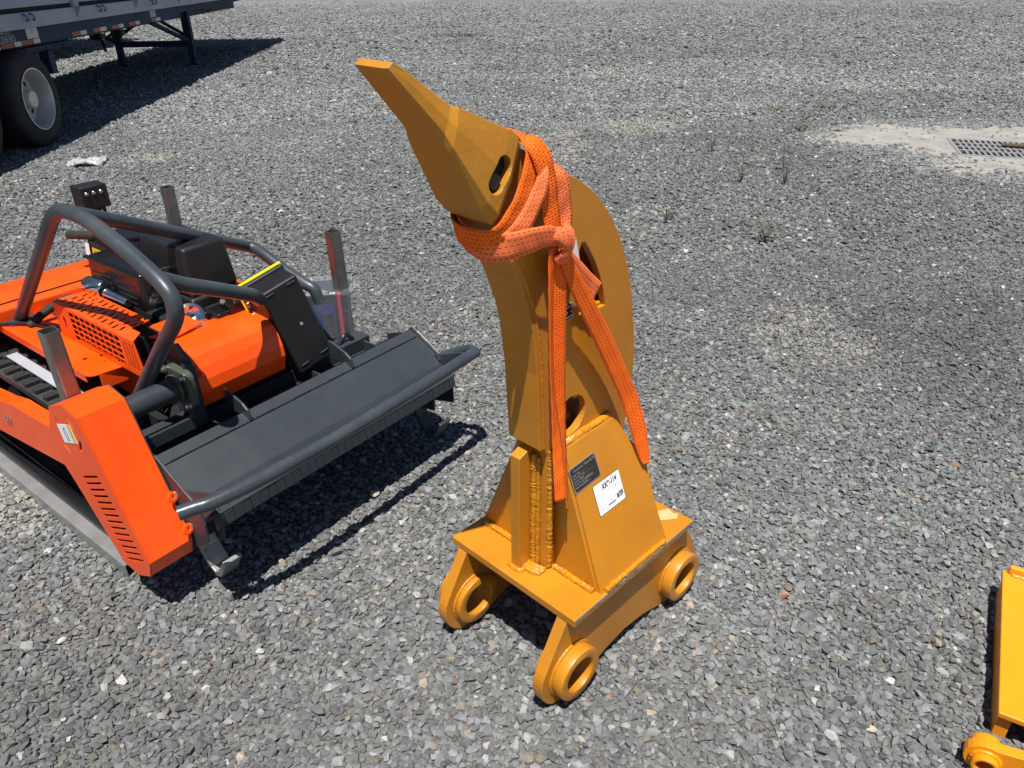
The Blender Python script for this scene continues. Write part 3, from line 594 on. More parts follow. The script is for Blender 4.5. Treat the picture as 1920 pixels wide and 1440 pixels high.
# ------------------------------------------------------------------ orange straps tied round the shank
def ribbon(name, pts, parent, m='strap_orange', wd=None, width=.050, th=.0018, per=8, curl=0.0):
    P = spline([p for p in pts], per); n = len(P)
    W_ = spline([Vector(q) for q in wd], per) if isinstance(wd[0], (tuple, list, Vector)) else [Vector(wd)]*n
    wid = width if isinstance(width, (list, tuple)) else [width]*len(pts)
    wi = [wid[min(i//per, len(wid)-1)]*(1-(i % per)/per)+wid[min(i//per+1, len(wid)-1)]*(i % per)/per for i in range(n)]
    bm = bmesh.new(); uvl = bm.loops.layers.uv.new('UVMap'); rows = []; s = 0; S = []
    K = 4
    for i in range(n):
        if i: s += (P[i]-P[i-1]).length
        S.append(s); t = (P[min(i+1, n-1)]-P[max(i-1, 0)]).normalized(); wv = (W_[i]-t*W_[i].dot(t)).normalized(); nn = t.cross(wv)
        row = []
        for k in range(K+1):
            f = k/K-.5; q = P[i]+wv*wi[i]*f+nn*(curl*(1-4*f*f)+.0006*math.sin(s*130+k)); row.append((bm.verts.new(q+nn*th/2), bm.verts.new(q-nn*th/2)))
        rows.append(row)
    def face(vs, uvs):
        f = bm.faces.new(vs); f.smooth = True
        for l, uv in zip(f.loops, uvs): l[uvl].uv = uv
    for i in range(n-1):
        for k in range(K):
            a, b, c, d = rows[i][k], rows[i][k+1], rows[i+1][k+1], rows[i+1][k]; uv = [(S[i], k/K), (S[i], (k+1)/K), (S[i+1], (k+1)/K), (S[i+1], k/K)]
            face((a[0], b[0], c[0], d[0]), uv); face((d[1], c[1], b[1], a[1]), uv[::-1])
        for k in (0, K):
            a, d = rows[i][k], rows[i+1][k]; uv = [(S[i], k/K)]*2+[(S[i+1], k/K)]*2
            face((a[0], a[1], d[1], d[0]) if k == K else (d[0], d[1], a[1], a[0]), uv)
    for i in (0, n-1):
        for k in range(K):
            a, b = rows[i][k], rows[i][k+1]; face((a[0], a[1], b[1], b[0]), [(S[i], k/K)]*4)
    bmesh.ops.recalc_face_normals(bm, faces=bm.faces)
    return obj(name, bm, m, parent)
strp = thing('lifting_strap', 'bright orange webbing strap knotted around the ripper shank, ends hanging down', 'strap', (0.1611, 1.5387, .004), R(45.53))
# band round the neck against the tooth socket
ribbon('neck_band', [(-.222, .055, 1.268), (-.232, .02, 1.322), (-.236, -.030, 1.326), (-.238, -.060, 1.294), (-.258, -.0705, 1.250), (-.288, -.0725, 1.206), (-.322, -.060, 1.168), (-.336, -.02, 1.158), (-.334, .03, 1.158), (-.315, .062, 1.17), (-.27, .068, 1.20)], strp,
       wd=[(.6, 0, -.8), (.9, 0, -.3), (.9, .1, -.3), (.8, 0, -.6), (.76, 0, -.62), (.72, 0, -.68), (.5, 0, -.85), (.2, 0, -1), (.2, 0, -1), (.3, 0, -1), (.5, 0, -.9)], width=[.03, .034, .036, .04, .046, .048, .045, .042, .04, .04, .04])
ribbon('neck_band', [(-.215, -.052, 1.296), (-.226, -.0765, 1.262), (-.246, -.0790, 1.224), (-.276, -.0775, 1.186), (-.308, -.066, 1.158)], strp, 'strap_faded', wd=[(.5, -.5, 0), (.5, -.45, -.4), (.5, -.3, -.6), (.5, -.2, -.7), (.4, 0, -.9)], width=[.014, .022, .03, .034, .036])
# horizontal wrap from the left round the front to the knot
ribbon('front_wrap', [(-.255, .066, 1.205), (-.292, .066, 1.182), (-.318, .045, 1.160), (-.330, .0, 1.146), (-.326, -.040, 1.144), (-.303, -.071, 1.150), (-.262, -.083, 1.153), (-.222, -.088, 1.152), (-.190, -.088, 1.138)], strp, 'strap_faded',
       wd=[(.1, 0, 1), (.1, 0, 1), (-.1, 0, 1), (-.15, 0, 1), (-.12, 0, 1), (0, -.1, 1), (0, -.1, 1), (-.1, -.1, 1), (-.3, -.1, 1)], width=[.05, .05, .052, .054, .054, .052, .048, .040, .026], curl=.0006)
ribbon('vertical_band', [(-.246, -.020, 1.316), (-.238, -.052, 1.318), (-.226, -.070, 1.294), (-.212, -.0745, 1.250), (-.205, -.077, 1.195), (-.199, -.084, 1.143)], strp, wd=[(1, .2, .1), (1, .1, .2), (1, 0, .25), (1, 0, .1), (1, 0, 0), (1, 0, 0)], width=[.034, .038, .042, .043, .045, .040], curl=-.0005)
ribbon('rear_band', [(-.185, .02, 1.276), (-.183, -.035, 1.274), (-.176, -.064, 1.252), (-.166, -.0705, 1.215), (-.160, -.073, 1.172), (-.172, -.086, 1.132)], strp, 'strap_faded', wd=[(1, 0, -.4), (1, 0, -.4), (1, 0, -.2), (1, 0, .1), (1, 0, .15), (1, 0, .2)], width=[.044, .046, .047, .044, .038, .022], curl=-.0006)
# knot
ribbon('knot', [(-.212, -.080, 1.150), (-.198, -.096, 1.150), (-.184, -.101, 1.137), (-.173, -.096, 1.118), (-.168, -.080, 1.102)], strp, 'strap_faded', wd=[(.3, 0, 1), (.3, 0, 1), (.6, 0, .8), (.8, 0, .5), (.9, 0, .4)], width=[.026, .030, .030, .028, .024], curl=.004)
ribbon('knot', [(-.166, -.076, 1.160), (-.164, -.090, 1.148), (-.172, -.097, 1.128), (-.184, -.095, 1.106), (-.194, -.082, 1.096)], strp, 'strap_faded', wd=[(1, 0, 0), (1, 0, -.3), (.8, 0, -.6), (.7, 0, -.7), (.5, 0, -.9)], width=[.018, .025, .028, .028, .024], curl=.005)
# hanging tails
ribbon('hanging_tail', [(-.200, -.082, 1.125), (-.201, -.0785, 1.06), (-.199, -.0785, .96), (-.195, -.080, .85), (-.191, -.0855, .76), (-.189, -.094, .68), (-.192, -.105, .60), (-.194, -.112, .545)], strp, wd=[(1, 0, .02), (.9, .35, 0), (.85, .45, 0), (.85, .45, 0), (.9, .35, 0), (.9, -.1, 0), (.9, -.45, 0), (.9, -.5, 0)], width=[.028, .030, .031, .030, .029, .027, .026, .026])
ribbon('hanging_tail', [(-.180, -.080, 1.115), (-.176, -.0775, 1.0), (-.172, -.0770, .88), (-.168, -.080, .77), (-.167, -.089, .68), (-.170, -.1045, .58), (-.172, -.1150, .505)], strp, wd=[(.9, -.3, 0), (.85, -.4, 0), (.85, -.35, 0), (.9, -.2, 0), (.9, .1, 0), (.9, .3, 0), (.9, .2, 0)], width=[.026, .031, .031, .030, .027, .022, .004])
ribbon('hanging_tail', [(-.182, -.088, 1.112), (-.142, -.084, 1.046), (-.085, -.081, .960), (-.026, -.080, .868), (.033, -.083, .765), (.076, -.090, .678), (.098, -.107, .590), (.106, -.124, .520), (.108, -.132, .498)], strp, wd=[(.7, 0, .5), (.87, 0, .48), (.87, 0, .49), (.87, 0, .48), (.9, 0, .46), (.93, -.1, .38), (.9, -.4, .2), (.8, -.6, .1), (.7, -.7, 0)], width=[.026, .036, .045, .049, .050, .050, .042, .026, .014], curl=-.002)
ribbon('short_tail', [(-.150, -.074, 1.09), (-.112, -.068, 1.048), (-.073, -.064, 1.010), (-.040, -.064, .980)], strp, 'strap_faded', wd=(.62, 0, .78), width=[.03, .042, .045, .046])
# splinter of pale tape on the base plate corner
bm = bmesh.new(); vv = [bm.verts.new(p) for p in ((.17, -.10, 0), (.235, -.135, 0), (.228, -.155, 0), (.236, -.165, 0), (.215, -.175, 0), (.16, -.13, 0))]; bm.faces.new(vv); r_ = bmesh.ops.extrude_face_region(bm, geom=bm.faces[:]); bmesh.ops.translate(bm, vec=(0, 0, .003), verts=[v for v in r_['geom'] if isinstance(v, bmesh.types.BMVert)])
o = obj('wood_chip', bm, 'tan_chip'); o.parent = None; o.matrix_world = Matrix.Translation((0.1611, 1.5387, .004+ZP+.0005)) @ Matrix.Rotation(R(45.53), 4, 'Z'); tag(o, 'pale torn chip lying on the rear corner of the ripper base plate', 'chip')

# ------------------------------------------------------------------ tracked mower (u = along the cutting deck, v = forward, z = up)
MO = (-0.9704, 1.5035, 0); MR = R(52.5)
def V(u, v, z): return Vector((u, -v, z))
mow = thing('tracked_mower', 'orange and dark grey remote tracked flail mower with roll bars and black engine', 'mower', MO, MR)
VZ = lambda u: axes((u, 0, 0), (0, -1, 0), (0, 0, 1), (-1, 0, 0))     # (v,z) sheet facing -u
UZ = lambda v: axes((0, -v, 0), (1, 0, 0), (0, 0, 1), (0, -1, 0))     # (u,z) sheet facing +v
UV = lambda z: axes((0, 0, z), (1, 0, 0), (0, -1, 0), (0, 0, -1))     # (u,v) sheet
def mbox(name, u0, u1, v0, v1, z0, z1, m, parent=None, bevel=0, seg=2): return obj(name, nbox((u0, -v0, z0), (u1, -v1, z1)), m, parent if parent is not None else mow, bevel=bevel, seg=seg)
# belt cover at the near end of the deck
CV = [(0, .160), (.020, .215), (-.140, .604), (-.214, .620), (-.301, .582), (-.385, .436), (-.304, .342), (-.149, .130), (-.071, .124)]
cx_, cz_ = -.16, .37
IN = [(v_+(cx_-v_)*.022, z_+(cz_-z_)*.022) for v_, z_ in CV]
cov = plate('belt_cover', [CV, IN[::-1]], .121, VZ(.0645), 'mower_orange', mow)
slots = []
for k in range(14):
    t = k/13; c = Vector((-.182, .408)).lerp(Vector((-.063, .185)), t); d = Vector((.052, .0235)); slots.append(slot2(tuple(c-d), tuple(c+d), .0075))
for a, b, w_ in (((-.281, .556), (-.273, .527), .011), ((-.205, .587), (-.178, .558), .008), ((-.287, .474), (-.260, .454), .008), ((-.166, .527), (-.184, .490), .011)): slots.append(slot2(a, b, w_))
plate('side_sheet', [CV]+slots, .003, VZ(.0015), 'mower_orange', cov)
plate('inner_sheet', [CV], .003, VZ(.1270), 'mower_grey', cov)
IN2 = [(v_+(cx_-v_)*.05, z_+(cz_-z_)*.05) for v_, z_ in CV]
prism('cover_shade_fill', IN2, -.02, .02, VZ(.055), 'void_black', cov)  # black block added as painted shade inside the slotted cover
Mlb = axes(V(-.0006, -.283, .534), V(0, .9475, .32), V(0, -.32, .9475)*1, (-1, 0, 0)); 
q_ = [(-.283, .536), (-.200, .564), (-.186, .512), (-.272, .482)]
ws = plate('warning_label', [q_], .0010, VZ(-.0006), 'label_white', cov)
e1 = Vector((.083, .028)).normalized(); e2 = Vector((.086, .030))
plate('label_stripe', [[(-.217, .5583), (-.2015, .5635), (-.188, .513), (-.2045, .507)]], .0014, VZ(-.0007), 'label_yellow', ws)
oc = Vector((-.240, .520)); oa = Vector((.0045, -.020)); ob = Vector((.0085, .003))
ol = [tuple(oc+oa*math.cos(t)*1.0+ob*math.sin(t)) for t in np.linspace(0, 2*math.pi, 24, endpoint=False)]; il = [tuple(oc+oa*math.cos(t)*.84+ob*math.sin(t)*.72) for t in np.linspace(0, 2*math.pi, 24, endpoint=False)]
plate('belt_symbol', [ol, il[::-1]], .0014, VZ(-.0008), 'ink_black', ws)
for k, (vv_, zz_) in enumerate(((-.028, .345), (.010, .255))):
    bolt(V(.128, vv_+.012, zz_), (1, 0, 0), .008, .014, 'zinc', cov); annulus('bolt_tab', V(.118, vv_+.012, zz_), V(.3, .8, .3), .016, .006, .006, 'mower_orange', cov, 16, .001)
# cutting deck
DK = [(-.118, .405), (-.108, .425), (-.090, .436), (-.058, .421), (.060, .352), (.085, .325), (.085, .29), (.078, .29), (.078, .322), (.054, .344), (-.064, .412), (-.094, .4265), (-.103, .418), (-.112, .403)]
deck = prism('deck', DK, -.131, -1.118, VZ(0), 'mower_grey', mow, bevel=.0012)
for k in range(7):   # stitch welds along the fold
    u0 = .16+k*.137
    tube('stitch_weld', [V(u0, -.0555, .4235), V(u0+.03, -.0555, .4230), V(u0+.062, -.0555, .4235)], .0028, 'mower_grey', deck, 8)
plate('fold_slot', [slot2((.14, -.0540), (1.11, -.0540), .0022)], .0012, UV(.4222), 'void_black', deck)
for u_ in (1.119,):
    plate('end_plate', [[(-.215, .385), (-.125, .415), (-.085, .446), (.075, .355), (.10, .30), (.10, .20), (-.02, .17), (-.18, .20), (-.215, .30)]], .006, VZ(u_), 'mower_grey', mow, .001)
tube('edge_weld', [V(1.121, -.085, .447), V(1.121, 0, .400), V(1.121, .072, .358)], .0045, 'bumper_grey', mow, 8, per=8, jitter=.12)
plate('end_plate', [[(-.20, .43), (-.08, .445), (.075, .355), (.10, .30), (.095, .235), (.02, .18), (-.12, .16)]], .006, VZ(.1335), 'mower_grey', mow, .001)
mbox('back_wall', .137, 1.115, -.222, -.214, .24, .36, 'mower_grey')
for u_ in (.36, .74, 1.0): mbox('deck_rib', u_, u_+.008, -.214, -.112, .27, .400, 'mower_grey')
mbox('rotor_shroud', .137, 1.115, -.21, .05, .22, .27, 'void_black')
for u_, du in ((.415, .05), (.812, .05)):     # hooked tabs on the rear edge
    prism('hinge_tab', [(-.165, .430), (-.165, .492), (-.150, .492), (-.082, .470), (-.060, .455), (-.052, .425), (-.062, .424)], -.004, .004, VZ(u_), 'mower_grey', mow, bevel=.002)
    tube('tab_weld', [V(u_+.007, -.10, .432), V(u_+.007, -.058, .424)], .004, 'bumper_grey', mow, 8)
# bumper bar
tube('bumper', [V(.048, .160, .422), V(.085, .178, .426), V(.125, .196, .428), V(.265, .216, .43), V(.513, .223, .43), V(.873, .214, .43), V(1.06, .206, .43), V(1.132, .203, .43)], .0190, 'bumper_worn', mow, 18, per=5)
tube('bumper_return', [V(1.122, .202, .428), V(1.146, .165, .420), V(1.138, .105, .395), V(1.118, .05, .365)], .019, 'bumper_grey', mow, 14, per=6)
for u_ in (.139, 1.108): prism('bumper_bracket', [(.02, .30), (.02, .37), (.16, .425), (.205, .420), (.10, .315)], -.004, .004, VZ(u_), 'mower_grey', mow, bevel=.001)
bolt(V(.143, .085, .335), (1, 0, 0), .009, .018, 'zinc', mow); bolt(V(.143, .112, .350), (1, 0, 0), .009, .018, 'zinc', mow)
# hanging guard flaps, one plate after another along the front edge
fl_top = None
NF = 34
for k in range(NF):
    u0 = .150+k*(.955/NF); u1 = u0+.955/NF-.0022
    if fl_top is None:
        bm = bmesh.new()
        pr = [(.088, .334), (.122, .318), (.127, .284), (.120, .283), (.114, .312), (.085, .325)]
        A = [bm.verts.new(V(0, a, b)) for a, b in pr]; B = [bm.verts.new(V(u1-u0, a, b)) for a, b in pr]
        bm.faces.new(A); bm.faces.new(B[::-1])
        for i in range(6): bm.faces.new((A[i], B[i], B[(i+1) % 6], A[(i+1) % 6]))
        bmesh.ops.recalc_face_normals(bm, faces=bm.faces); fl = obj('guard_flap', bm, 'mower_grey', mow); fl.location = (u0, 0, 0); fl_top = fl
    else:
        fl = fl_top.copy(); COL.objects.link(fl); fl.parent = mow; fl.location = (u0, random.uniform(-.001, .001), 0)
tube('guard_rod', [V(.145, .118, .3225), V(1.11, .118, .3225)], .0045, 'mower_grey', mow, 8)
# skids
def skid(u0, m, sgn):
    pr = [(-.055, .205), (-.03, .205), (-.012, .135), (.025, .088), (.05, .075), (.075, .085), (.115, .150), (.103, .157), (.068, .101), (.05, .092), (.034, .100), (.0, .145), (-.018, .215)]
    s_ = prism('skid', pr, -u0, -(u0+.055), VZ(0), m, mow, bevel=.002)
    plate('skid_hanger', [[(-.05, .30), (.035, .27), (.03, .155), (-.005, .15), (-.05, .20)]], .008, VZ(u0+.06), 'mower_grey', s_)
    bolt(V(u0-.001, -.035, .19), (-1, 0, 0), .008, .014, 'zinc', s_)
skid(.150, 'skid_steel', 1); skid(1.03, 'mower_grey', 1)
# rotor drive: bracket frame, tube, bearing
plate('bracket_frame', [[(.131, .40), (.131, .440), (.300, .440), (.318, .46), (.318, .61), (.352, .59), (.352, .40)]], .012, UZ(-.185), 'mower_grey', mow, .0015)
plate('bracket_side', [[(-.32, .36), (-.19, .36), (-.19, .60), (-.24, .645), (-.32, .62)]], .010, VZ(.346), 'mower_grey', mow, .0015)
rod('drive_tube', V(.128, -.205, .535), V(.300, -.205, .535), .033, 'mower_grey', mow, 28)
annulus('tube_collar', V(.285, -.205, .535), (1, 0, 0), .042, .03, .012, 'olive_cast', mow, 28)
prism('bearing_housing', rrect(-.262, .478, -.148, .592, .02), -.300, -.326, VZ(0), 'olive_cast', mow, bevel=.004)
for a, b in ((-.25, .49), (-.16, .49), (-.16, .58), (-.25, .58)): bolt(V(.300, a, b), (-1, 0, 0), .008, .014, 'zinc', mow)
mbox('lower_crossmember', .137, 1.05, -.30, -.235, .33, .40, 'mower_grey', bevel=.003)
mbox('deck_cradle', .30, 1.0, -.44, -.30, .30, .36, 'void_black')
# orange faceted motor hood
HP = [(-.47, .565), (-.40, .600), (-.335, .612), (-.289, .609), (-.250, .605), (-.225, .591), (-.205, .563), (-.192, .528), (-.188, .495), (-.200, .445)]
HI = [(a-.004, b-.005) for a, b in HP]
prism('motor_hood', HP+HI[::-1], -.352, -.655, VZ(0), 'mower_orange', mow)
plate('hood_end', [[(a-.003, b-.003) for a, b in HP]+[(-.25, .42), (-.47, .42)]], .003, VZ(.650), 'mower_orange', mow)
rod('motor', V(.37, -.32, .49), V(.63, -.32, .49), .085, 'void_black', mow, 24)
plate('hood_flap', [[(.345, -.47), (.50, -.47), (.50, -.36), (.40, -.335), (.36, -.36), (.345, -.40)]], .003, UV(.618), 'mower_orange', mow)
bolt(V(.375, -.375, .6195), (0, 0, 1), .006, .006, 'black_gloss', mow); bolt(V(.372, -.195, .548), V(0, 1, .3), .007, .010, 'mower_orange', mow)
# left track, guard arm and rail
u0, u1 = .10, .25
def track_path(n):
    ra = .172; v0, v1 = -.66, -1.62; zc = .248; pts = []; Ls = v0-v1; tot = 2*Ls+2*math.pi*ra
    for k in range(n):
        s = tot*k/n
        if s < Ls: pts.append((v1+s, zc+ra, 0))
        elif s < Ls+math.pi*ra: a = (s-Ls)/ra; pts.append((v0+ra*math.sin(a), zc+ra*math.cos(a), -a))
        elif s < 2*Ls+math.pi*ra: pts.append((v0-(s-Ls-math.pi*ra), zc-ra, math.pi))
        else: a = (s-2*Ls-math.pi*ra)/ra; pts.append((v1-ra*math.sin(a), zc-ra*math.cos(a), math.pi-a))
    return pts
tp = track_path(96); tpi = [(v_+(zc_-v_)*0, z_) for (v_, z_, _), zc_ in zip(tp, [0]*96)]
TI = [(-1.14+(v_+1.14)*.985, .248+(z_-.248)*.88) for v_, z_, _ in tp]
trk = plate('track_belt', [[(a, b) for a, b, _ in tp], TI[::-1]], u1-u0, VZ((u0+u1)/2), 'rubber', mow)
bm = bmesh.new()
for side in (0, 1):
    box(bm, (u0+.006+side*.07, -.016, -.004), (u0+.07+side*.06, .008, .016)); 
box(bm, (u0+.05, -.026, -.004), (u0+.10, -.008, .014))
tread0 = None
tpp = track_path(44)
for v_, z_, a in tpp:
    if tread0 is None:
        bmesh.ops.translate(bm, vec=(-(u0+u1)/2, 0, 0), verts=bm.verts); t_ = obj('tread_lug', bm, 'rubber', trk, bevel=.003, seg=1); tread0 = t_
    else: t_ = tread0.copy(); COL.objects.link(t_); t_.parent = trk
    t_.location = V((u0+u1)/2, v_, z_); t_.rotation_euler = (a, 0, 0)
for v_ in (-.70, -.95, -1.25, -1.55): rod('track_roller', V(.12, v_, .26), V(.24, v_, .26), .10, 'mower_grey', trk, 24)
rt_ = copy_tree(trk, mow); rt_.location = (.72, 0, 0)
mbox('strip', .150, .185, -1.02, -.545, .441, .4455, 'strip_grey', bevel=.001)
plate('track_guard', [[(-1.4, .24), (-1.4, .40), (-.95, .385), (-.80, .405), (-.70, .428), (-.60, .432), (-.33, .452), (-.20, .452), (-.20, .36), (-.40, .325), (-.95, .25)]], .004, VZ(.032), 'mower_orange', mow)
prism('guard_flange', [(-1.4, .398), (-.95, .383), (-.80, .403), (-.70, .426), (-.60, .430), (-.33, .450), (-.33, .446), (-.60, .426), (-.70, .422), (-.80, .399), (-.95, .379), (-1.4, .394)], -.034, -.078, VZ(0), 'mower_orange', mow)
for v_, z_ in ((-.80, .345), (-.775, .350), (-.43, .385), (-.41, .388), (-.33, .372)): bolt(V(.030, v_, z_), (-1, 0, 0), .007, .008, 'chrome', mow)
# fender sheet
FE = [(.185, -1.9), (.185, -.52)] + [(.185+.03*(1-math.cos(a)), -.52+.03*math.sin(a)) for a in np.linspace(0, math.pi/2, 6)] + [(.335, -.475), (.335, -1.9)]
plate('fender', [FE, rrect(.232, -.63, .246, -.615, .004), rrect(.268, -.565, .274, -.555, .002), rrect(.285, -.525, .291, -.515, .002)], .003, UV(.520), 'mower_orange', mow)
prism('fender_lip', [(-1.9, .519), (-.52, .519), (-.52, .496), (-1.9, .496)], -.186, -.189, VZ(0), 'mower_orange', mow)
mbox('front_lip', .215, .335, -.492, -.489, .47, .5185, 'mower_orange')
for u_, v_ in ((.300, -.520), (.285, -.600)): bolt(V(u_, v_, .5215), (0, 0, 1), .007, .008, 'black_gloss', mow)
mbox('side_wall', .333, .337, -1.9, -.47, .36, .5185, 'mower_orange')
mbox('chassis', .338, .80, -1.36, -.42, .30, .50, 'void_black')
plate('chassis_cover', [[(.338, -1.1), (.338, -.46), (.75, -.46), (.75, -1.1)]], .004, UV(.503), 'mower_grey', mow)
mbox('right_fender', .70, .93, -.98, -.50, .505, .512, 'mower_orange')
# vented orange side box
vt = []
for r_ in range(3):
    for c in range(12):
        u_ = .292+r_*.0325+(c % 2)*.005; v_ = -.825+c*.0320+r_*.004; 
        vt.append(slot2((u_, v_+.008), (u_+.0255, v_-.003), .0095))
vb = plate('vent_top', [[(.280, -.852), (.392, -.852), (.392, -.50), (.374, -.462), (.325, -.452), (.325, -.40), (.280, -.36)]]+vt, .0025, UV(.640), 'mower_orange', mow)
mesh_h = [slot2((-.752+.0345*i, .5425+j*.0200), (-.752+.0345*i+.0305, .5425+j*.0200), .0168) for i in range(9) for j in range(5)]
vs4 = [slot2((-.422+.017*k, .540), (-.424+.017*k, .626), .0075) for k in range(4)]
plate('vent_side', [[(-.852, .522), (-.852, .639), (-.36, .639), (-.335, .522)]]+mesh_h+vs4, .0025, VZ(.281), 'mower_orange', vb)
plate('vent_rear', [[(.281, .522), (.281, .639), (.392, .639), (.392, .522)]], .0025, UZ(-.851), 'mower_orange', vb)
mbox('vent_core', .30, .385, -.83, -.40, .525, .62, 'void_black', vb)
plate('arrow_mark', [[(-.800, .565), (-.794, .565), (-.792, .592), (-.787, .592), (-.797, .606), (-.806, .590), (-.800, .591)]], .001, VZ(.2793), 'ink_black', vb)
# rear orange hood
RP = [(-1.34, .50), (-1.34, .575), (-1.20, .590), (-1.105, .575), (-1.095, .565), (-1.095, .50)]
prism('rear_hood', RP, -.05, -.68, VZ(0), 'mower_orange', mow, bevel=.003)
mbox('hood_seam', .05, .681, -1.128, -1.122, .578, .5815, 'void_black')
prism('side_bracket', [(-1.30, .52), (-1.30, .63), (-1.24, .66), (-1.18, .60), (-1.15, .52)], -.215, -.225, VZ(0), 'mower_orange', mow, bevel=.002)
prism('rear_bar', [(-1.10, .50), (-1.10, .535), (-.98, .545), (-.95, .530), (-.95, .50)], -.40, -.62, VZ(0), 'mower_orange', mow, bevel=.002)
for k in range(4): bolt(V(.44+k*.035, -.965, .543), (0, 0, 1), .006, .007, 'mower_orange', mow)
tube('corrugated_hose', [V(.24, -1.0, .525), V(.30, -1.0, .555), V(.37, -.98, .585), V(.44, -.955, .58)], [.0135+.0012*(k % 2) for k in range(37)], 'rubber', mow, 12, per=12)
tube('cable', [V(.05, -1.25, .56), V(.15, -1.12, .535), V(.24, -1.02, .53), V(.30, -.85, .53)], .006, 'black_plastic', mow, 8, per=6)
# roll bars
RB = .0205
hp = [V(.25, -1.09, .526), V(.25, -.92, .672), V(.25, -.74, .826), V(.25, -.66, .895), V(.25, -.607, .941), V(.25, -.555, .982), V(.25, -.486, 1.008), V(.25, -.386, 1.010), V(.25, -.29, .992), V(.25, -.197, .965), V(.25, -.10, .930), V(.25, -.045, .905), V(.25, -.012, .875), V(.25, -.015, .83), V(.25, -.050, .785), V(.25, -.149, .686), V(.25, -.301, .527), V(.25, -.36, .465)]
rbar = tube('roll_bar', hp, RB, 'bumper_grey', mow, 20, per=3)
plate('foot_plate', [rrect(.205, -1.135, .295, -1.045, .012)], .006, axes((0, 0, .5255), (1, 0, 0), (0, -1, 0), (0, 0, -1)), 'mower_grey', rbar)
tube('roll_bar', [V(.262, -.44, 1.006), V(.40, -.487, .938), V(.60, -.555, .838), V(.80, -.62, .738), V(.875, -.645, .700), V(.90, -.630, .688), V(.905, -.58, .673), V(.91, -.50, .640), V(.92, -.40, .604), V(.93, -.36, .585), V(.935, -.345, .54)], RB, 'bumper_grey', mow, 18, per=4)
tube('roll_bar', [V(.262, -.065, .908), V(.32, -.075, .872), V(.40, -.095, .83), V(.50, -.13, .775), V(.56, -.16, .74), V(.62, -.22, .69)], RB, 'bumper_grey', mow, 18, per=4)
# engine
def rbox(name, u0, u1, v0, v1, z0, z1, m, bev, parent=None, taper=0.0):
    bm = nbox((u0, -v0, z0), (u1, -v1, z1)); cu, cv = (u0+u1)/2, -(v0+v1)/2
    for v in bm.verts:
        if v.co.z > (z0+z1)/2 and taper: v.co.x = cu+(v.co.x-cu)*(1-taper); v.co.y = cv+(v.co.y-cv)*(1-taper)
    return obj(name, bm, m, parent if parent is not None else mow, smooth=True, bevel=bev, seg=4)
eng = rbox('engine_block', .44, .70, -.92, -.44, .50, .62, 'void_black', .01)
ab = rbox('air_filter_box', .540, .715, -.755, -.465, .655, .812, 'black_plastic', .013, None, .13)
rbox('filter_base', .533, .722, -.763, -.457, .61, .656, 'black_plastic', .012, ab)
lathe('filter_knob', [(.0, .012), (.008, .012), (.012, .004), (.030, .002), (.031, 0), (.031, -.004)], V(.628, -.605, .813), (0, 0, 1), 'black_gloss', ab, 24)
mf = rbox('muffler_cover', .438, .60, -.93, -.565, .540, .738, 'black_gloss', .014, None, .10)
for r_ in range(6):
    for c in (0, 1): mbox('louvre', .4385+.0008*r_, .4465+.0008*r_, -.885+c*.155, -.765+c*.145, .590+r_*.0190, .5965+r_*.0190, 'void_black', mf)
for r_ in range(5): mbox('louvre', .470, .575, -.5675-.0018*r_, -.5635-.0018*r_, .575+r_*.02, .580+r_*.02, 'void_black', mf)
tk = rbox('fuel_tank', .535, .72, -1.13, -.85, .63, .735, 'black_gloss', .022, None, .10)
rbox('tank_flange', .525, .73, -1.14, -.84, .652, .660, 'black_gloss', .003, tk)
plate('warning_sticker', [rrect(-1.065, .672, -.955, .708, .003)], .0012, axes((.4655, 0, 0), (0, -1, 0), (.10, 0, .995), (-1, 0, .1)) , 'label_yellow', tk)
plate('barcode_sticker', [rrect(-1.115, .672, -1.085, .716, .003)], .0012, axes((.4655, 0, 0), (0, -1, 0), (.10, 0, .995), (-1, 0, .1)), 'label_white', tk)
for k in range(3): plate('warning_mark', [[(-1.055+k*.025, .680), (-1.037+k*.025, .680), (-1.046+k*.025, .700)]], .0016, axes((.4652, 0, 0), (0, -1, 0), (.10, 0, .995), (-1, 0, .1)), 'ink_black', tk)
rod('handle_grip', V(.535, -1.22, .72), V(.56, -1.06, .742), .016, 'rubber', mow, 12, bevel=.003)
tube('fuel_line', [V(.60, -.84, .745), V(.63, -.76, .765), V(.60, -.70, .75), V(.58, -.66, .74)], .007, 'black_gloss', mow, 8, per=6)
rbox('ignition_box', .60, .68, -.83, -.72, .70, .75, 'black_plastic', .01)
# starter, exhaust and recoil parts
lathe('starter_motor', [(.0, 0), (.024, 0), (.028, .004), (.030, .010), (.030, .09), (.026, .096), (0, .096)], V(.408, -.865, .655), V(.10, 1, 0), 'chrome', mow, 28)
rod('starter_shaft', V(.406, -.888, .655), V(.408, -.865, .655), .010, 'chrome', mow, 16)
lathe('exhaust_pipe', [(.0, 0), (.018, 0), (.020, .006), (.017, .012), (.0165, .10), (.014, .11), (0, .11)], V(.415, -.76, .645), V(.10, 1, -.10), 'chrome', mow, 20)
lathe('recoil_cover', [(.0, .012), (.012, .013), (.024, .020), (.030, .028), (.040, .026), (.052, .012), (.056, 0), (.056, -.02)], V(.515, -.455, .605), V(-.25, .75, .6), 'chrome', mow, 36)
rbox('carburettor', .56, .64, -.45, -.37, .54, .62, 'black_gloss', .008); rbox('throttle_bracket', .60, .66, -.42, -.36, .60, .64, 'black_gloss', .004)
for k in range(7): bolt(V(.45+.03*k, -.59+.01*(k % 3), .53+.012*(k % 4)), V(-.3, 1, .2), .006, .012, 'zinc', mow)
rbox('gear_case', .405, .52, -.60, -.46, .50, .56, 'black_gloss', .012)
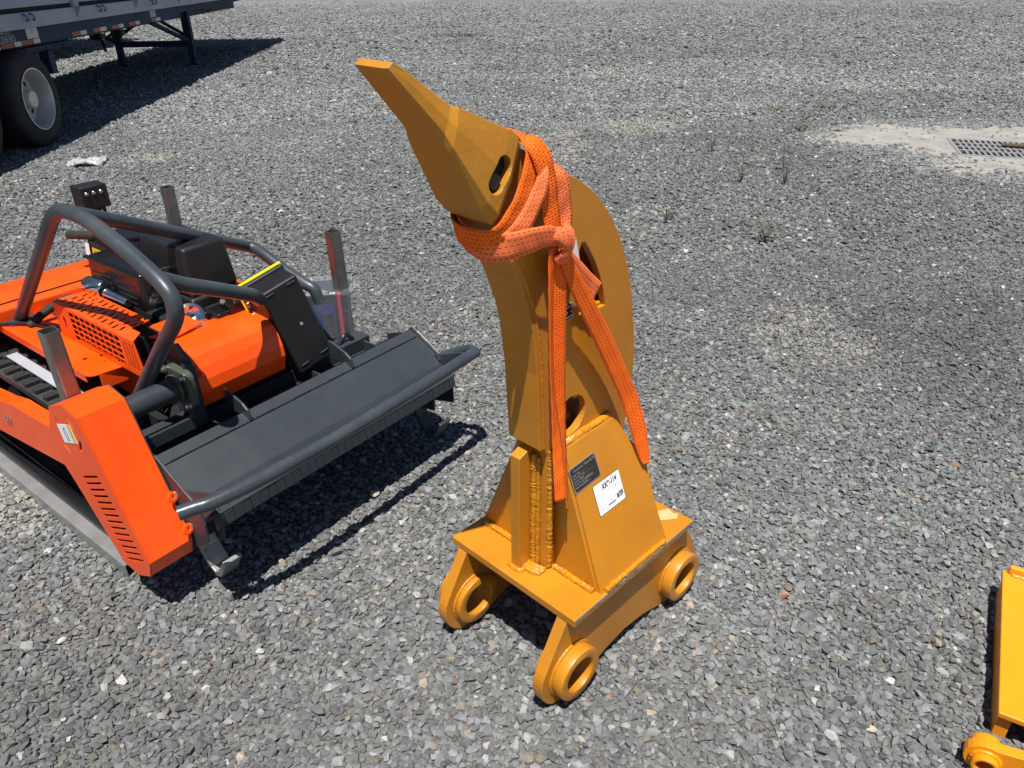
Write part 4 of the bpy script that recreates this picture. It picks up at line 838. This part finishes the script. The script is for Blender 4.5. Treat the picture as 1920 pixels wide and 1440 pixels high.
# receiver block on its post behind the engine
post = mbox('receiver_post', .625, .675, -1.225, -1.18, .50, .80, 'black_plastic', bevel=.003)
rb = rbox('receiver_box', .592, .69, -1.24, -1.165, .80, .885, 'black_plastic', .005)
obj('receiver_slot', nbox((.5905, 1.17, .838), (.60, 1.23, .850)), 'void_black', rb)
for k in range(3): lathe('dome_bolt', [(.0, .007), (.004, .006), (.007, .003), (.008, 0)], V(.612+.026*k, -1.1655, .860), V(0, 1, 0), 'chrome', rb, 12)
lathe('dome_bolt', [(.0, .006), (.004, .005), (.006, .002), (.007, 0)], V(.655, -1.18, .788), V(0, 1, 0), 'chrome', rb, 12)
# ------------------------------------------------------------------ steel shipping frame under the mower
pal = thing('shipping_frame', 'raw square steel tube shipping frame with upright posts around the mower', 'frame', MO, MR)
def sqtube(name, a, b, w_, parent, m='steel_raw'):
    a = Vector(a); b = Vector(b); d = (b-a); L_ = d.length; x, y, z_ = frame_from(d)
    if abs(d.normalized().z) > .9: x, y = Vector((1, 0, 0)), Vector((0, 1, 0)) if d.z > 0 else Vector((0, -1, 0))
    return plate(name, [rrect(-w_/2, -w_/2, w_/2, w_/2, .006, 3), rrect(-w_/2+.003, -w_/2+.003, w_/2-.003, w_/2-.003, .004, 3)[::-1]], L_, axes((a+b)/2, x, y, d.normalized()), m, parent)
sqtube('rail', V(.045, -1.75, .034), V(.045, -.22, .034), .050, pal, 'rail_steel'); sqtube('rail', V(1.10, -1.75, .034), V(1.10, -.22, .034), .050, pal, 'rail_steel')
tube('chain_rail', [V(.075, -1.75, .085), V(.075, -.9, .085), V(.075, -.3, .085)], .024, 'black_gloss', pal, 12)
sqtube('crossbar', V(.08, -.40, .042), V(1.07, -.40, .042), .05, pal); sqtube('crossbar', V(.08, -1.40, .042), V(1.07, -1.40, .042), .05, pal)
for a, b in ((V(.075, -.335, .072), V(.066, -.325, .770)), (V(1.112, -.425, .060), V(1.085, -.412, .745)), (V(1.02, -1.36, .072), V(1.005, -1.335, .775)), (V(.05, -1.36, .072), V(.05, -1.36, .60))): sqtube('post', a, b, .043, pal)
# ------------------------------------------------------------------ black tool case with yellow rim leaning on the hood
TLc = Vector((.6322, .232, .6945)); a_ = Vector((.9621, -.1161, .2467)); b_ = Vector((.2253, -.1712, -.9591)); c_ = Vector((.1536, .9784, -.1386)); sg = 1
Mw = Matrix.Translation(MO) @ Matrix.Rotation(MR, 4, 'Z')
tb = thing('tool_case', 'black plastic tool case with a yellow rim leaning against the orange motor hood', 'tool case'); tb.matrix_world = Mw @ axes(TLc, a_, b_, c_)
CW, CH = .1355, .301
bm = nbox((0, 0, 0), (CW, CH, sg*.10))
for v in bm.verts:
    if abs(v.co.z) > .05: v.co.x += (-.008 if v.co.x < .05 else .008); v.co.y += (-.008 if v.co.y < .05 else .008)
bd = obj('case_body', bm, 'black_plastic', tb, bevel=.008, seg=3)
obj('case_lip', nbox((-.016, -.016, sg*.100), (CW+.016, CH+.016, sg*.122)), 'black_plastic', tb, bevel=.008, seg=3)
obj('yellow_rim', nbox((-.020, -.020, sg*.1225), (CW+.020, CH+.020, sg*.132)), 'yellow_rim', tb, bevel=.004)
obj('case_lid', nbox((-.016, -.016, sg*.1325), (CW+.016, CH+.016, sg*.150)), 'black_plastic', tb, bevel=.006, seg=3)
for x, y in ((.012, .012), (CW-.045, .012), (.012, CH-.03), (CW-.045, CH-.03)):
    obj('foot_rib', nbox((x, y, -sg*.004), (x+.030, y+.004, sg*.002)), 'black_plastic', tb, bevel=.001, seg=1)
lathe('screw', [(.0, .002), (.005, .002), (.006, 0)], (.078, .150, -sg*.0004), (0, 0, -sg), 'aluminium', tb, 14)
for y in (.03, .07): obj('hinge_pin', nbox((-.022, y, sg*.085), (-.012, y+.016, sg*.098)), 'zinc', tb, bevel=.001, seg=1)
# ------------------------------------------------------------------ boxed controller in clear film beside the tool case
pb = thing('product_box', 'dark printed carton with red stripe in clear plastic film beside the tool case', 'carton', (-.670, 2.573, .315), R(8))
obj('carton', nbox((-.095, -.001, 0), (.062, .16, .198)), 'carton', pb, bevel=.002)
obj('front_print', nbox((-.090, -.0025, .015), (.015, -.0015, .165)), 'carton_blue', pb)
obj('red_stripe', nbox((.028, -.0032, .004), (.040, -.0012, .197)), 'carton_red', pb); obj('red_stripe', nbox((.028, -.001, .1985), (.040, .155, .2000)), 'carton_red', pb)
plate('handset_print', [[(-.07, .045), (-.07, .068), (-.02, .068), (-.02, .125), (.006, .125), (.006, .035), (-.02, .035), (-.02, .045)]], .0008, axes((0, -.0032, 0), (1, 0, 0), (0, 0, 1), (0, -1, 0)), 'ink_black', pb)
for k in range(6): obj('printed_line', nbox((-.085, .012+k*.008, .1985), (-.005-(k % 3)*.008, .015+k*.008, .1992)), 'letter_grey', pb)
text('box_lettering', 'F5', .022, Matrix.Translation((.001, .012, .1992)), 'label_white', pb, .0002, bold=.0005)
bm = bmesh.new(); fr = [(-.102, -.010, -.01), (.070, -.010, -.01), (.070, .17, -.01), (-.102, .17, -.01)]; ft = [(-.100, -.008, .207), (.068, -.008, .203), (.110, .06, .212), (.066, .168, .206), (-.100, .168, .214)]
fb = [bm.verts.new(p) for p in [(-.102, -.010, -.01), (.070, -.010, -.01), (.078, .06, -.01), (.070, .17, -.01), (-.102, .17, -.01)]]; fv = [bm.verts.new(p) for p in ft]
for i in range(5): bm.faces.new((fb[i], fb[(i+1) % 5], fv[(i+1) % 5], fv[i]))
bm.faces.new(fv); bmesh.ops.subdivide_edges(bm, edges=bm.edges, cuts=4, use_grid_fill=True)
for v in bm.verts: v.co += Vector((random.uniform(-.003, .003), random.uniform(-.003, .001), random.uniform(-.002, .004)))
obj('film_wrap', bm, 'clear_film', pb, smooth=False)
# mechanical clutter under the carton: bracket and lever that carry it
mbox('carrier_shelf', .80, 1.09, -.56, -.31, .300, .312, 'mower_grey', bevel=.002)
tube('lever', [V(.93, -.26, .40), V(.96, -.26, .425), V(.985, -.25, .405)], .008, 'black_gloss', mow, 8, per=5)
tube('latch_wire', [V(.89, -.27, .395), V(.92, -.27, .425), V(.94, -.265, .44)], .003, 'chrome', mow, 6, per=4)

# ------------------------------------------------------------------ semi trailer parked behind (local x = 0 is its near side, y = along it)
TRZ = math.atan(.05)
def make_trailer():
    t = thing('semi_trailer', 'white and blue semi trailer on dual wheels, standing on its landing legs', 'trailer', (-4.45, 7.4, 0), TRZ); t.rotation_euler = (-.0095, 0, TRZ)
    obj('side_rail', nbox((-.06, -5, 1.032), (0, 9.9, 1.165)), 'trailer_white', t, bevel=.006)
    body = obj('load_deck', nbox((-2.25, -5, 1.10), (-.066, 9.9, 3.30)), 'trailer_white', t)
    for k in range(9):
        y0 = -5+k*1.6; pn = obj('side_panel', nbox((-.05, y0+.06, 1.205), (-.012, y0+1.54, 3.3)), 'trailer_white', t, bevel=.004)
        obj('post_pocket', nbox((-.055, y0-.058, 1.166), (.012, y0+.058, 3.3)), 'trailer_white', t, bevel=.004)
        prism('gusset', [(1.165, 0), (1.165, .055), (1.07, .004), (1.07, 0)], y0-.02, y0+.02, axes((0, 0, 0), (0, 0, 1), (1, 0, 0), (0, 1, 0)), 'trailer_white', t)
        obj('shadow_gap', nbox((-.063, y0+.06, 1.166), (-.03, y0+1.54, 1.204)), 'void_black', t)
        for dy in (.5, .62): tube('tie_hook', [(.004, y0+dy, 1.15), (.03, y0+dy, 1.14), (.034, y0+dy+.02, 1.11), (.01, y0+dy+.03, 1.095)], .010, 'steel_raw', t, 8, per=4)
    fr = obj('frame_beam', nbox((-.14, -5, .885), (-.075, 4.6, 1.031)), 'trailer_blue', t, bevel=.004)
    obj('frame_beam', nbox((-2.17, -5, .885), (-2.11, 4.6, 1.031)), 'trailer_blue', t, bevel=.004)
    obj('main_beam', nbox((-.62, -5, .80), (-.52, 9.3, 1.09)), 'trailer_blue', t); obj('main_beam', nbox((-1.73, -5, .80), (-1.63, 9.3, 1.09)), 'trailer_blue', t)
    obj('suspension_rail', nbox((-.34, -2.4, .775), (-.28, 1.75, .83)), 'trailer_blue', t, bevel=.003)
    for k in range(6): rod('rivet_hole', (-.279, .55+.19*k, .80), (-.276, .55+.19*k, .80), .010, 'void_black', t, 10)
    for y in (.85, 1.15): obj('spring_hanger', nbox((-.36, y-.06, .55), (-.26, y+.06, .776)), 'trailer_blue', t, bevel=.01)
    for k in range(12): obj('cross_member', nbox((-2.1, -4.6+1.2*k, 1.00), (-.15, -4.54+1.2*k, 1.09)), 'trailer_blue', t)
    prism('nose_plate', [(4.6, 1.03), (4.6, .89), (5.9, .93), (6.6, .90), (9.2, .96), (9.2, 1.03)], -.25, -2.0, axes((0, 0, 0), (0, 1, 0), (0, 0, 1), (1, 0, 0)), 'trailer_blue', t)
    for a, b, m in ((-.16, -.08, 'tape_white'), (-.06, .15, 'tape_red'), (.16, .29, 'tape_white'), (.30, .50, 'tape_red'), (.51, .64, 'tape_white'), (1.32, 1.52, 'tape_red'), (1.52, 1.67, 'tape_white'), (1.84, 2.02, 'tape_red'), (2.02, 2.19, 'tape_white'), (2.34, 2.54, 'tape_red'), (2.54, 2.69, 'tape_white'), (2.86, 3.07, 'tape_red'), (3.07, 3.21, 'tape_white'), (3.62, 3.78, 'tape_red'), (3.78, 3.95, 'tape_white')):
        obj('reflective_tape', nbox((-.0745, a, .888), (-.0725, b-.006, .928)), m, fr)
    ML = axes((-.0725, 0, 0), (0, 1, 0), (0, 0, 1), (1, 0, 0))
    text('fleet_number', 'ZZ206583', .082, ML @ Matrix.Translation((-.175, .934, 0)), 'letter_grey', fr, .0006, sx=1.08); text('fleet_number', 'WRINKLES', .062, ML @ Matrix.Translation((-.16, 1.000, 0)), 'letter_grey', fr, .0006)
    pl = plate('notice_plate', [rrect(.415, .935, .63, 1.022, .004)], .002, axes((-.0735, 0, 0), (0, 1, 0), (0, 0, 1), (1, 0, 0)), 'tape_white', fr)
    annulus('notice_emblem', (-.0724, .525, .992), (1, 0, 0), .022, .016, .001, 'ink_grey', pl, 20, 0)
    obj('notice_plate', nbox((-.0745, 3.60, .94), (-.0720, 3.80, 1.02)), 'letter_grey', fr)
    # wheels
    for y in (.16, -.93):
        for s, x in ((1, 0), (-1, -2.2)):
            for q in (0, 1):
                xx = x-s*q*.30
                w_ = bpy.data.objects.new('wheel', None); COL.objects.link(w_); w_.parent = t; w_.empty_display_size = .1
                lathe('tyre', [(.265, -.02), (.285, -.004), (.33, .0), (.385, -.004), (.418, -.022), (.432, -.045), (.434, -.11), (.430, -.113), (.430, -.121), (.434, -.124), (.434, -.18), (.432, -.205), (.418, -.228), (.385, -.246), (.30, -.245), (.265, -.23)], (xx, y, .436), (s, 0, 0), 'tyre', w_, 56)
                if q == 0:
                    lathe('rim', [(.272, -.004), (.276, .003), (.264, .004), (.256, -.012), (.248, -.05), (.236, -.10), (.225, -.150), (.205, -.158), (.10, -.150), (.07, -.150), (.07, -.12), (.0, -.115)], (xx, y, .436), (s, 0, 0), 'rim_metal', w_, 48)
                    lathe('hub', [(.085, -.16), (.085, -.06), (.075, -.045), (.05, -.04), (0, -.038)], (xx, y, .436), (s, 0, 0), 'rim_metal', w_, 32)
                    for k in range(8):
                        a = 2*math.pi*k/8; lathe('hand_hole', [(0, 0.001), (.026, .001), (.027, -.004)], (xx-s*.155, y+.165*math.cos(a), .436+.165*math.sin(a)), (s, 0, 0), 'void_black', w_, 16)
        rod('axle', (-.3, y, .436), (-1.9, y, .436), .06, 'trailer_blue', t, 16)
    # landing gear
    for x in (-.52, -1.68):
        lg = obj('landing_leg', nbox((x-.062, 6.24, .46), (x+.062, 6.36, 1.0)), 'trailer_blue', t, bevel=.008)
        obj('inner_leg', nbox((x-.050, 6.252, .10), (x+.050, 6.348, .46)), 'trailer_blue', lg, bevel=.006)
        obj('foot', nbox((x-.11, 6.20, .064), (x+.11, 6.42, .10)), 'trailer_blue', lg, bevel=.01)
        tube('diagonal_brace', [(x, 6.25, .45), (x, 4.75, .82)], .035, 'trailer_blue', lg, 6)
        tube('diagonal_brace', [(x, 6.3, .50), (-1.1, 6.3, .85)], .028, 'trailer_blue', lg, 6)
    obj('cross_shaft', nbox((-1.62, 6.265, .36), (-.58, 6.335, .45)), 'trailer_blue', t)
    tube('air_hose', [(-1.2, 4.2, .85), (-1.25, 4.4, .66), (-1.3, 4.6, .62), (-1.3, 4.8, .60), (-1.32, 4.9, .50), (-1.32, 4.92, .42)], .022, 'black_plastic', t, 8, per=6)
    tube('air_hose', [(-1.3, 5.7, .88), (-1.35, 5.55, .70), (-1.35, 5.3, .62), (-1.3, 5.0, .60)], .022, 'black_plastic', t, 8, per=6)
    for y in (4.55, 5.25):
        for k in range(4): annulus('chain_link', (-1.2, y, .84-.045*k), (1, 0, 0) if k % 2 else (0, 1, 0), .026, .016, .012, 'steel_raw', t, 12, .002)
        obj('chain_block', nbox((-1.26, y-.09, .62), (-1.14, y+.09, .69)), 'black_plastic', t, bevel=.01)
    hk = tube('coupling_hook', [(-.5, 7.40, 1.00), (-.5, 7.46, .92), (-.48, 7.56, .885), (-.46, 7.66, .90), (-.46, 7.68, .94)], .028, 'rust_red', t, 8, per=5)
    tube('coupling_hook', [(-.52, 7.40, .92), (-.50, 7.55, .84), (-.48, 7.66, .835)], .022, 'rust_red', t, 8, per=5)
    obj('coupling_block', nbox((-.60, 7.2, .86), (-.44, 7.45, .99)), 'rust_red', t, bevel=.015)
    return t
tr = make_trailer()
tr2 = copy_tree(tr); tr2.location = (-7.75, 7.6, 0); tr2['label'] = 'second trailer parked behind the first, mostly hidden, its shadow on the ground'
tr['group'] = tr2['group'] = 'semi trailers parked at the back of the yard'
tr['label'] = 'nearer semi trailer with white side rail, blue frame, dual wheels and landing legs'

# ------------------------------------------------------------------ yellow attachment at the right edge
yd = R(59.5)
ya = thing('yellow_attachment', 'bright yellow welded steel attachment with pin bosses at the right edge', 'attachment', (1.100, 1.118, 0), yd)
# local x = away from camera, y = left (negative = right)
obj('top_plate', nbox((0, -.62, .080), (.53, 0, .096)), 'yellow_paint', ya, bevel=.003)
obj('left_skirt', nbox((.012, -.034, .004), (.52, -.006, .0795)), 'yellow_paint', ya, bevel=.002)
obj('lug_web', nbox((-.082, -.56, .02), (.0, -.20, .079)), 'yellow_paint', ya, bevel=.003)
obj('far_rim', nbox((.515, -.62, .0965), (.532, -.012, .120)), 'yellow_paint', ya, bevel=.004)
obj('far_skirt', nbox((.50, -.62, .004), (.524, -.036, .0795)), 'yellow_paint', ya, bevel=.002)
yz = axes((0, 0, 0), (0, -1, 0), (0, 0, 1), (-1, 0, 0))
lo_ = [(.50, .02)]+[(.50, .150), (.22, .145), (.12, .125), (.05, .098)]+circ(-.012, .050, .042, 12, 70, 270)+[(.10, .004)]
plate('lug_plate', [lo_, circ(-.012, .050, .020, 24)[::-1], circ(.105, .090, .022, 24)[::-1]], .026, yz @ Matrix.Translation((0, 0, .095)), 'yellow_paint', ya, .0015)
for a, b, ln in ((-.012, .050, .022), (.105, .090, .040), (.27, .08, .040)):
    annulus('pin_boss', (-.108, -a, b), (-1, 0, 0), .027, .0185, ln, 'yellow_paint', ya, 36); annulus('pin_boss', (-.081, -a, b), (1, 0, 0), .031, .0205, .024, 'yellow_paint', ya, 36)
    weld('weld_bead', [(-.1095, -a+.028*math.cos(t), b+.028*math.sin(t)) for t in np.linspace(0, 2*math.pi*.97, 20)], .005, ya, 'yellow_paint')
for p0, p1 in (((.512, -.02, .098), (.512, -.6, .098)),): weld('weld_bead', [p0, p1], .006, ya, 'yellow_paint')

# ------------------------------------------------------------------ weeds, litter, stain
def weed(x, y, n, h, spread, leafy, label, m='weed_leaf'):
    t = thing('weed', label, 'weed', (x, y, .01), random.uniform(0, 6))
    for k in range(n):
        a = 2*math.pi*k/n+random.uniform(-.4, .4); s_ = spread*random.uniform(.4, 1); hh = h*random.uniform(.6, 1.1)
        P = [(0, 0, 0), (math.cos(a)*s_*.35, math.sin(a)*s_*.35, hh*.55), (math.cos(a)*s_, math.sin(a)*s_, hh)]
        st_ = tube('stem', P, [.0035, .0033, .0030, .0027, .0024, .002, .0016, .0012, .001], m, t, 5, per=4)
        Q = spline(P, 8)
        for j in range(leafy):
            q = Q[random.randint(3, 16)]; b = a+random.uniform(-1.5, 1.5); ln = random.uniform(.02, .05); e = q+Vector((math.cos(b)*ln, math.sin(b)*ln, random.uniform(-.005, .03))); sd = Vector((-math.sin(b), math.cos(b), 0))*ln*.17; md_ = (q+e)/2+Vector((0, 0, .006))
            bm = bmesh.new(); vv = [bm.verts.new(p) for p in (q, md_+sd, e, md_-sd, md_-Vector((0, 0, .002)))]; bm.faces.new((vv[0], vv[4], vv[1])); bm.faces.new((vv[1], vv[4], vv[2])); bm.faces.new((vv[2], vv[4], vv[3])); bm.faces.new((vv[3], vv[4], vv[0])); obj('leaf', bm, m, st_)
    return t
weed(1.83, 6.0, 6, .22, .14, 3, 'thin upright green weed in the gravel, left of the taller pair')
weed(2.15, 5.93, 5, .24, .10, 3, 'slim green weed stems in the gravel below the concrete apron')
weed(2.27, 6.35, 4, .26, .06, 2, 'tall single-stalked weed nearest the concrete apron')
weed(1.60, 4.58, 7, .12, .10, 5, 'low leafy dark weed nearest the camera, right of the ripper')
weed(1.06, 5.02, 5, .14, .12, 3, 'sprawling small weed just right of the ripper shank')
weed(1.84, 7.05, 4, .20, .06, 2, 'slender weed stalk behind the other gravel weeds')
weed(3.18, 8.5, 10, .10, .30, 4, 'wide low brownish weed patch behind the concrete apron', 'weed_dry')
weed(3.70, 9.2, 10, .10, .30, 4, 'dry spreading weed farthest back above the concrete apron', 'weed_dry')
weed(3.05, 9.1, 8, .08, .26, 3, 'flat dry weed left of the farthest dry weed', 'weed_dry')
weed(2.95, 8.0, 8, .08, .18, 6, 'green low weed at the left tip of the concrete apron')
weed(1.45, 6.62, 3, .12, .05, 2, 'tiny weed sprig alone in the gravel behind the ripper')
# crumpled plastic bag
bm = bmesh.new(); bmesh.ops.create_grid(bm, x_segments=12, y_segments=8, size=.5)
for v in bm.verts:
    x, y = v.co.x, v.co.y; v.co = Vector((x*.30+random.uniform(-.012, .012), y*.19+random.uniform(-.012, .012)+x*.05, .018+.022*math.sin(x*9+1)*math.cos(y*11)+random.uniform(0, .022)))
r_ = bmesh.ops.extrude_face_region(bm, geom=bm.faces[:]); bmesh.ops.translate(bm, vec=(0, 0, -.010), verts=[v for v in r_['geom'] if isinstance(v, bmesh.types.BMVert)]); bmesh.ops.recalc_face_normals(bm, faces=bm.faces)
o = obj('plastic_bag', bm, 'litter_plastic'); o.location = (-3.72, 6.75, .012); o.rotation_euler = (0, 0, .1); tag(o, 'crumpled white plastic bag lying on the gravel near the trailer wheels', 'litter')
# dark sunken patch far back
pts = [(.62*math.cos(a)*(1+random.uniform(-.1, .1)), .42*math.sin(a)*(1+random.uniform(-.15, .15))) for a in np.linspace(0, 2*math.pi, 40, endpoint=False)]
o = plate('dirt_patch', [pts], .010, Matrix.Translation((-1.15, 18.8, .006)), 'stain', None); o['kind'] = 'structure'; o['label'] = 'dark dirt patch in the gravel at the back'; o['category'] = 'ground'
# extra cables and fittings around the engine
for k, pts in enumerate(([V(.46, -.93, .60), V(.50, -.98, .66), V(.58, -.99, .72), V(.64, -.90, .745)], [V(.60, -.72, .73), V(.55, -.66, .735), V(.50, -.58, .70), V(.47, -.50, .63), V(.45, -.44, .58)], [V(.62, -.43, .63), V(.66, -.40, .67), V(.72, -.42, .66), V(.76, -.50, .60)], [V(.40, -.62, .565), V(.44, -.55, .60), V(.50, -.50, .585), V(.58, -.46, .56)], [V(.34, -.95, .56), V(.38, -.90, .60), V(.43, -.86, .62)])):
    tube('cable', pts, .0055 if k % 2 else .0075, 'black_gloss', mow, 8, per=6)
for p in (V(.47, -.915, .716), V(.52, -.62, .716), V(.50, -.76, .717), V(.62, -.84, .752)): bolt(p, (0, 0, 1), .005, .006, 'zinc', mow)
for p in (V(.43, -.505, .565), V(.47, -.475, .565), V(.455, -.44, .54), V(.60, -.395, .645), V(.64, -.385, .645)): bolt(p, V(-.3, .8, .5), .006, .010, 'zinc', mow)
lathe('spark_plug_cap', [(.0, .05), (.010, .05), (.012, .03), (.010, .0)], V(.56, -.60, .70), V(-.2, .6, .5), 'black_plastic', mow, 16)
lathe('oil_cap', [(.0, .02), (.014, .02), (.016, .0)], V(.445, -.47, .585), V(-.6, .4, .6), 'yellow_rim', mow, 16)
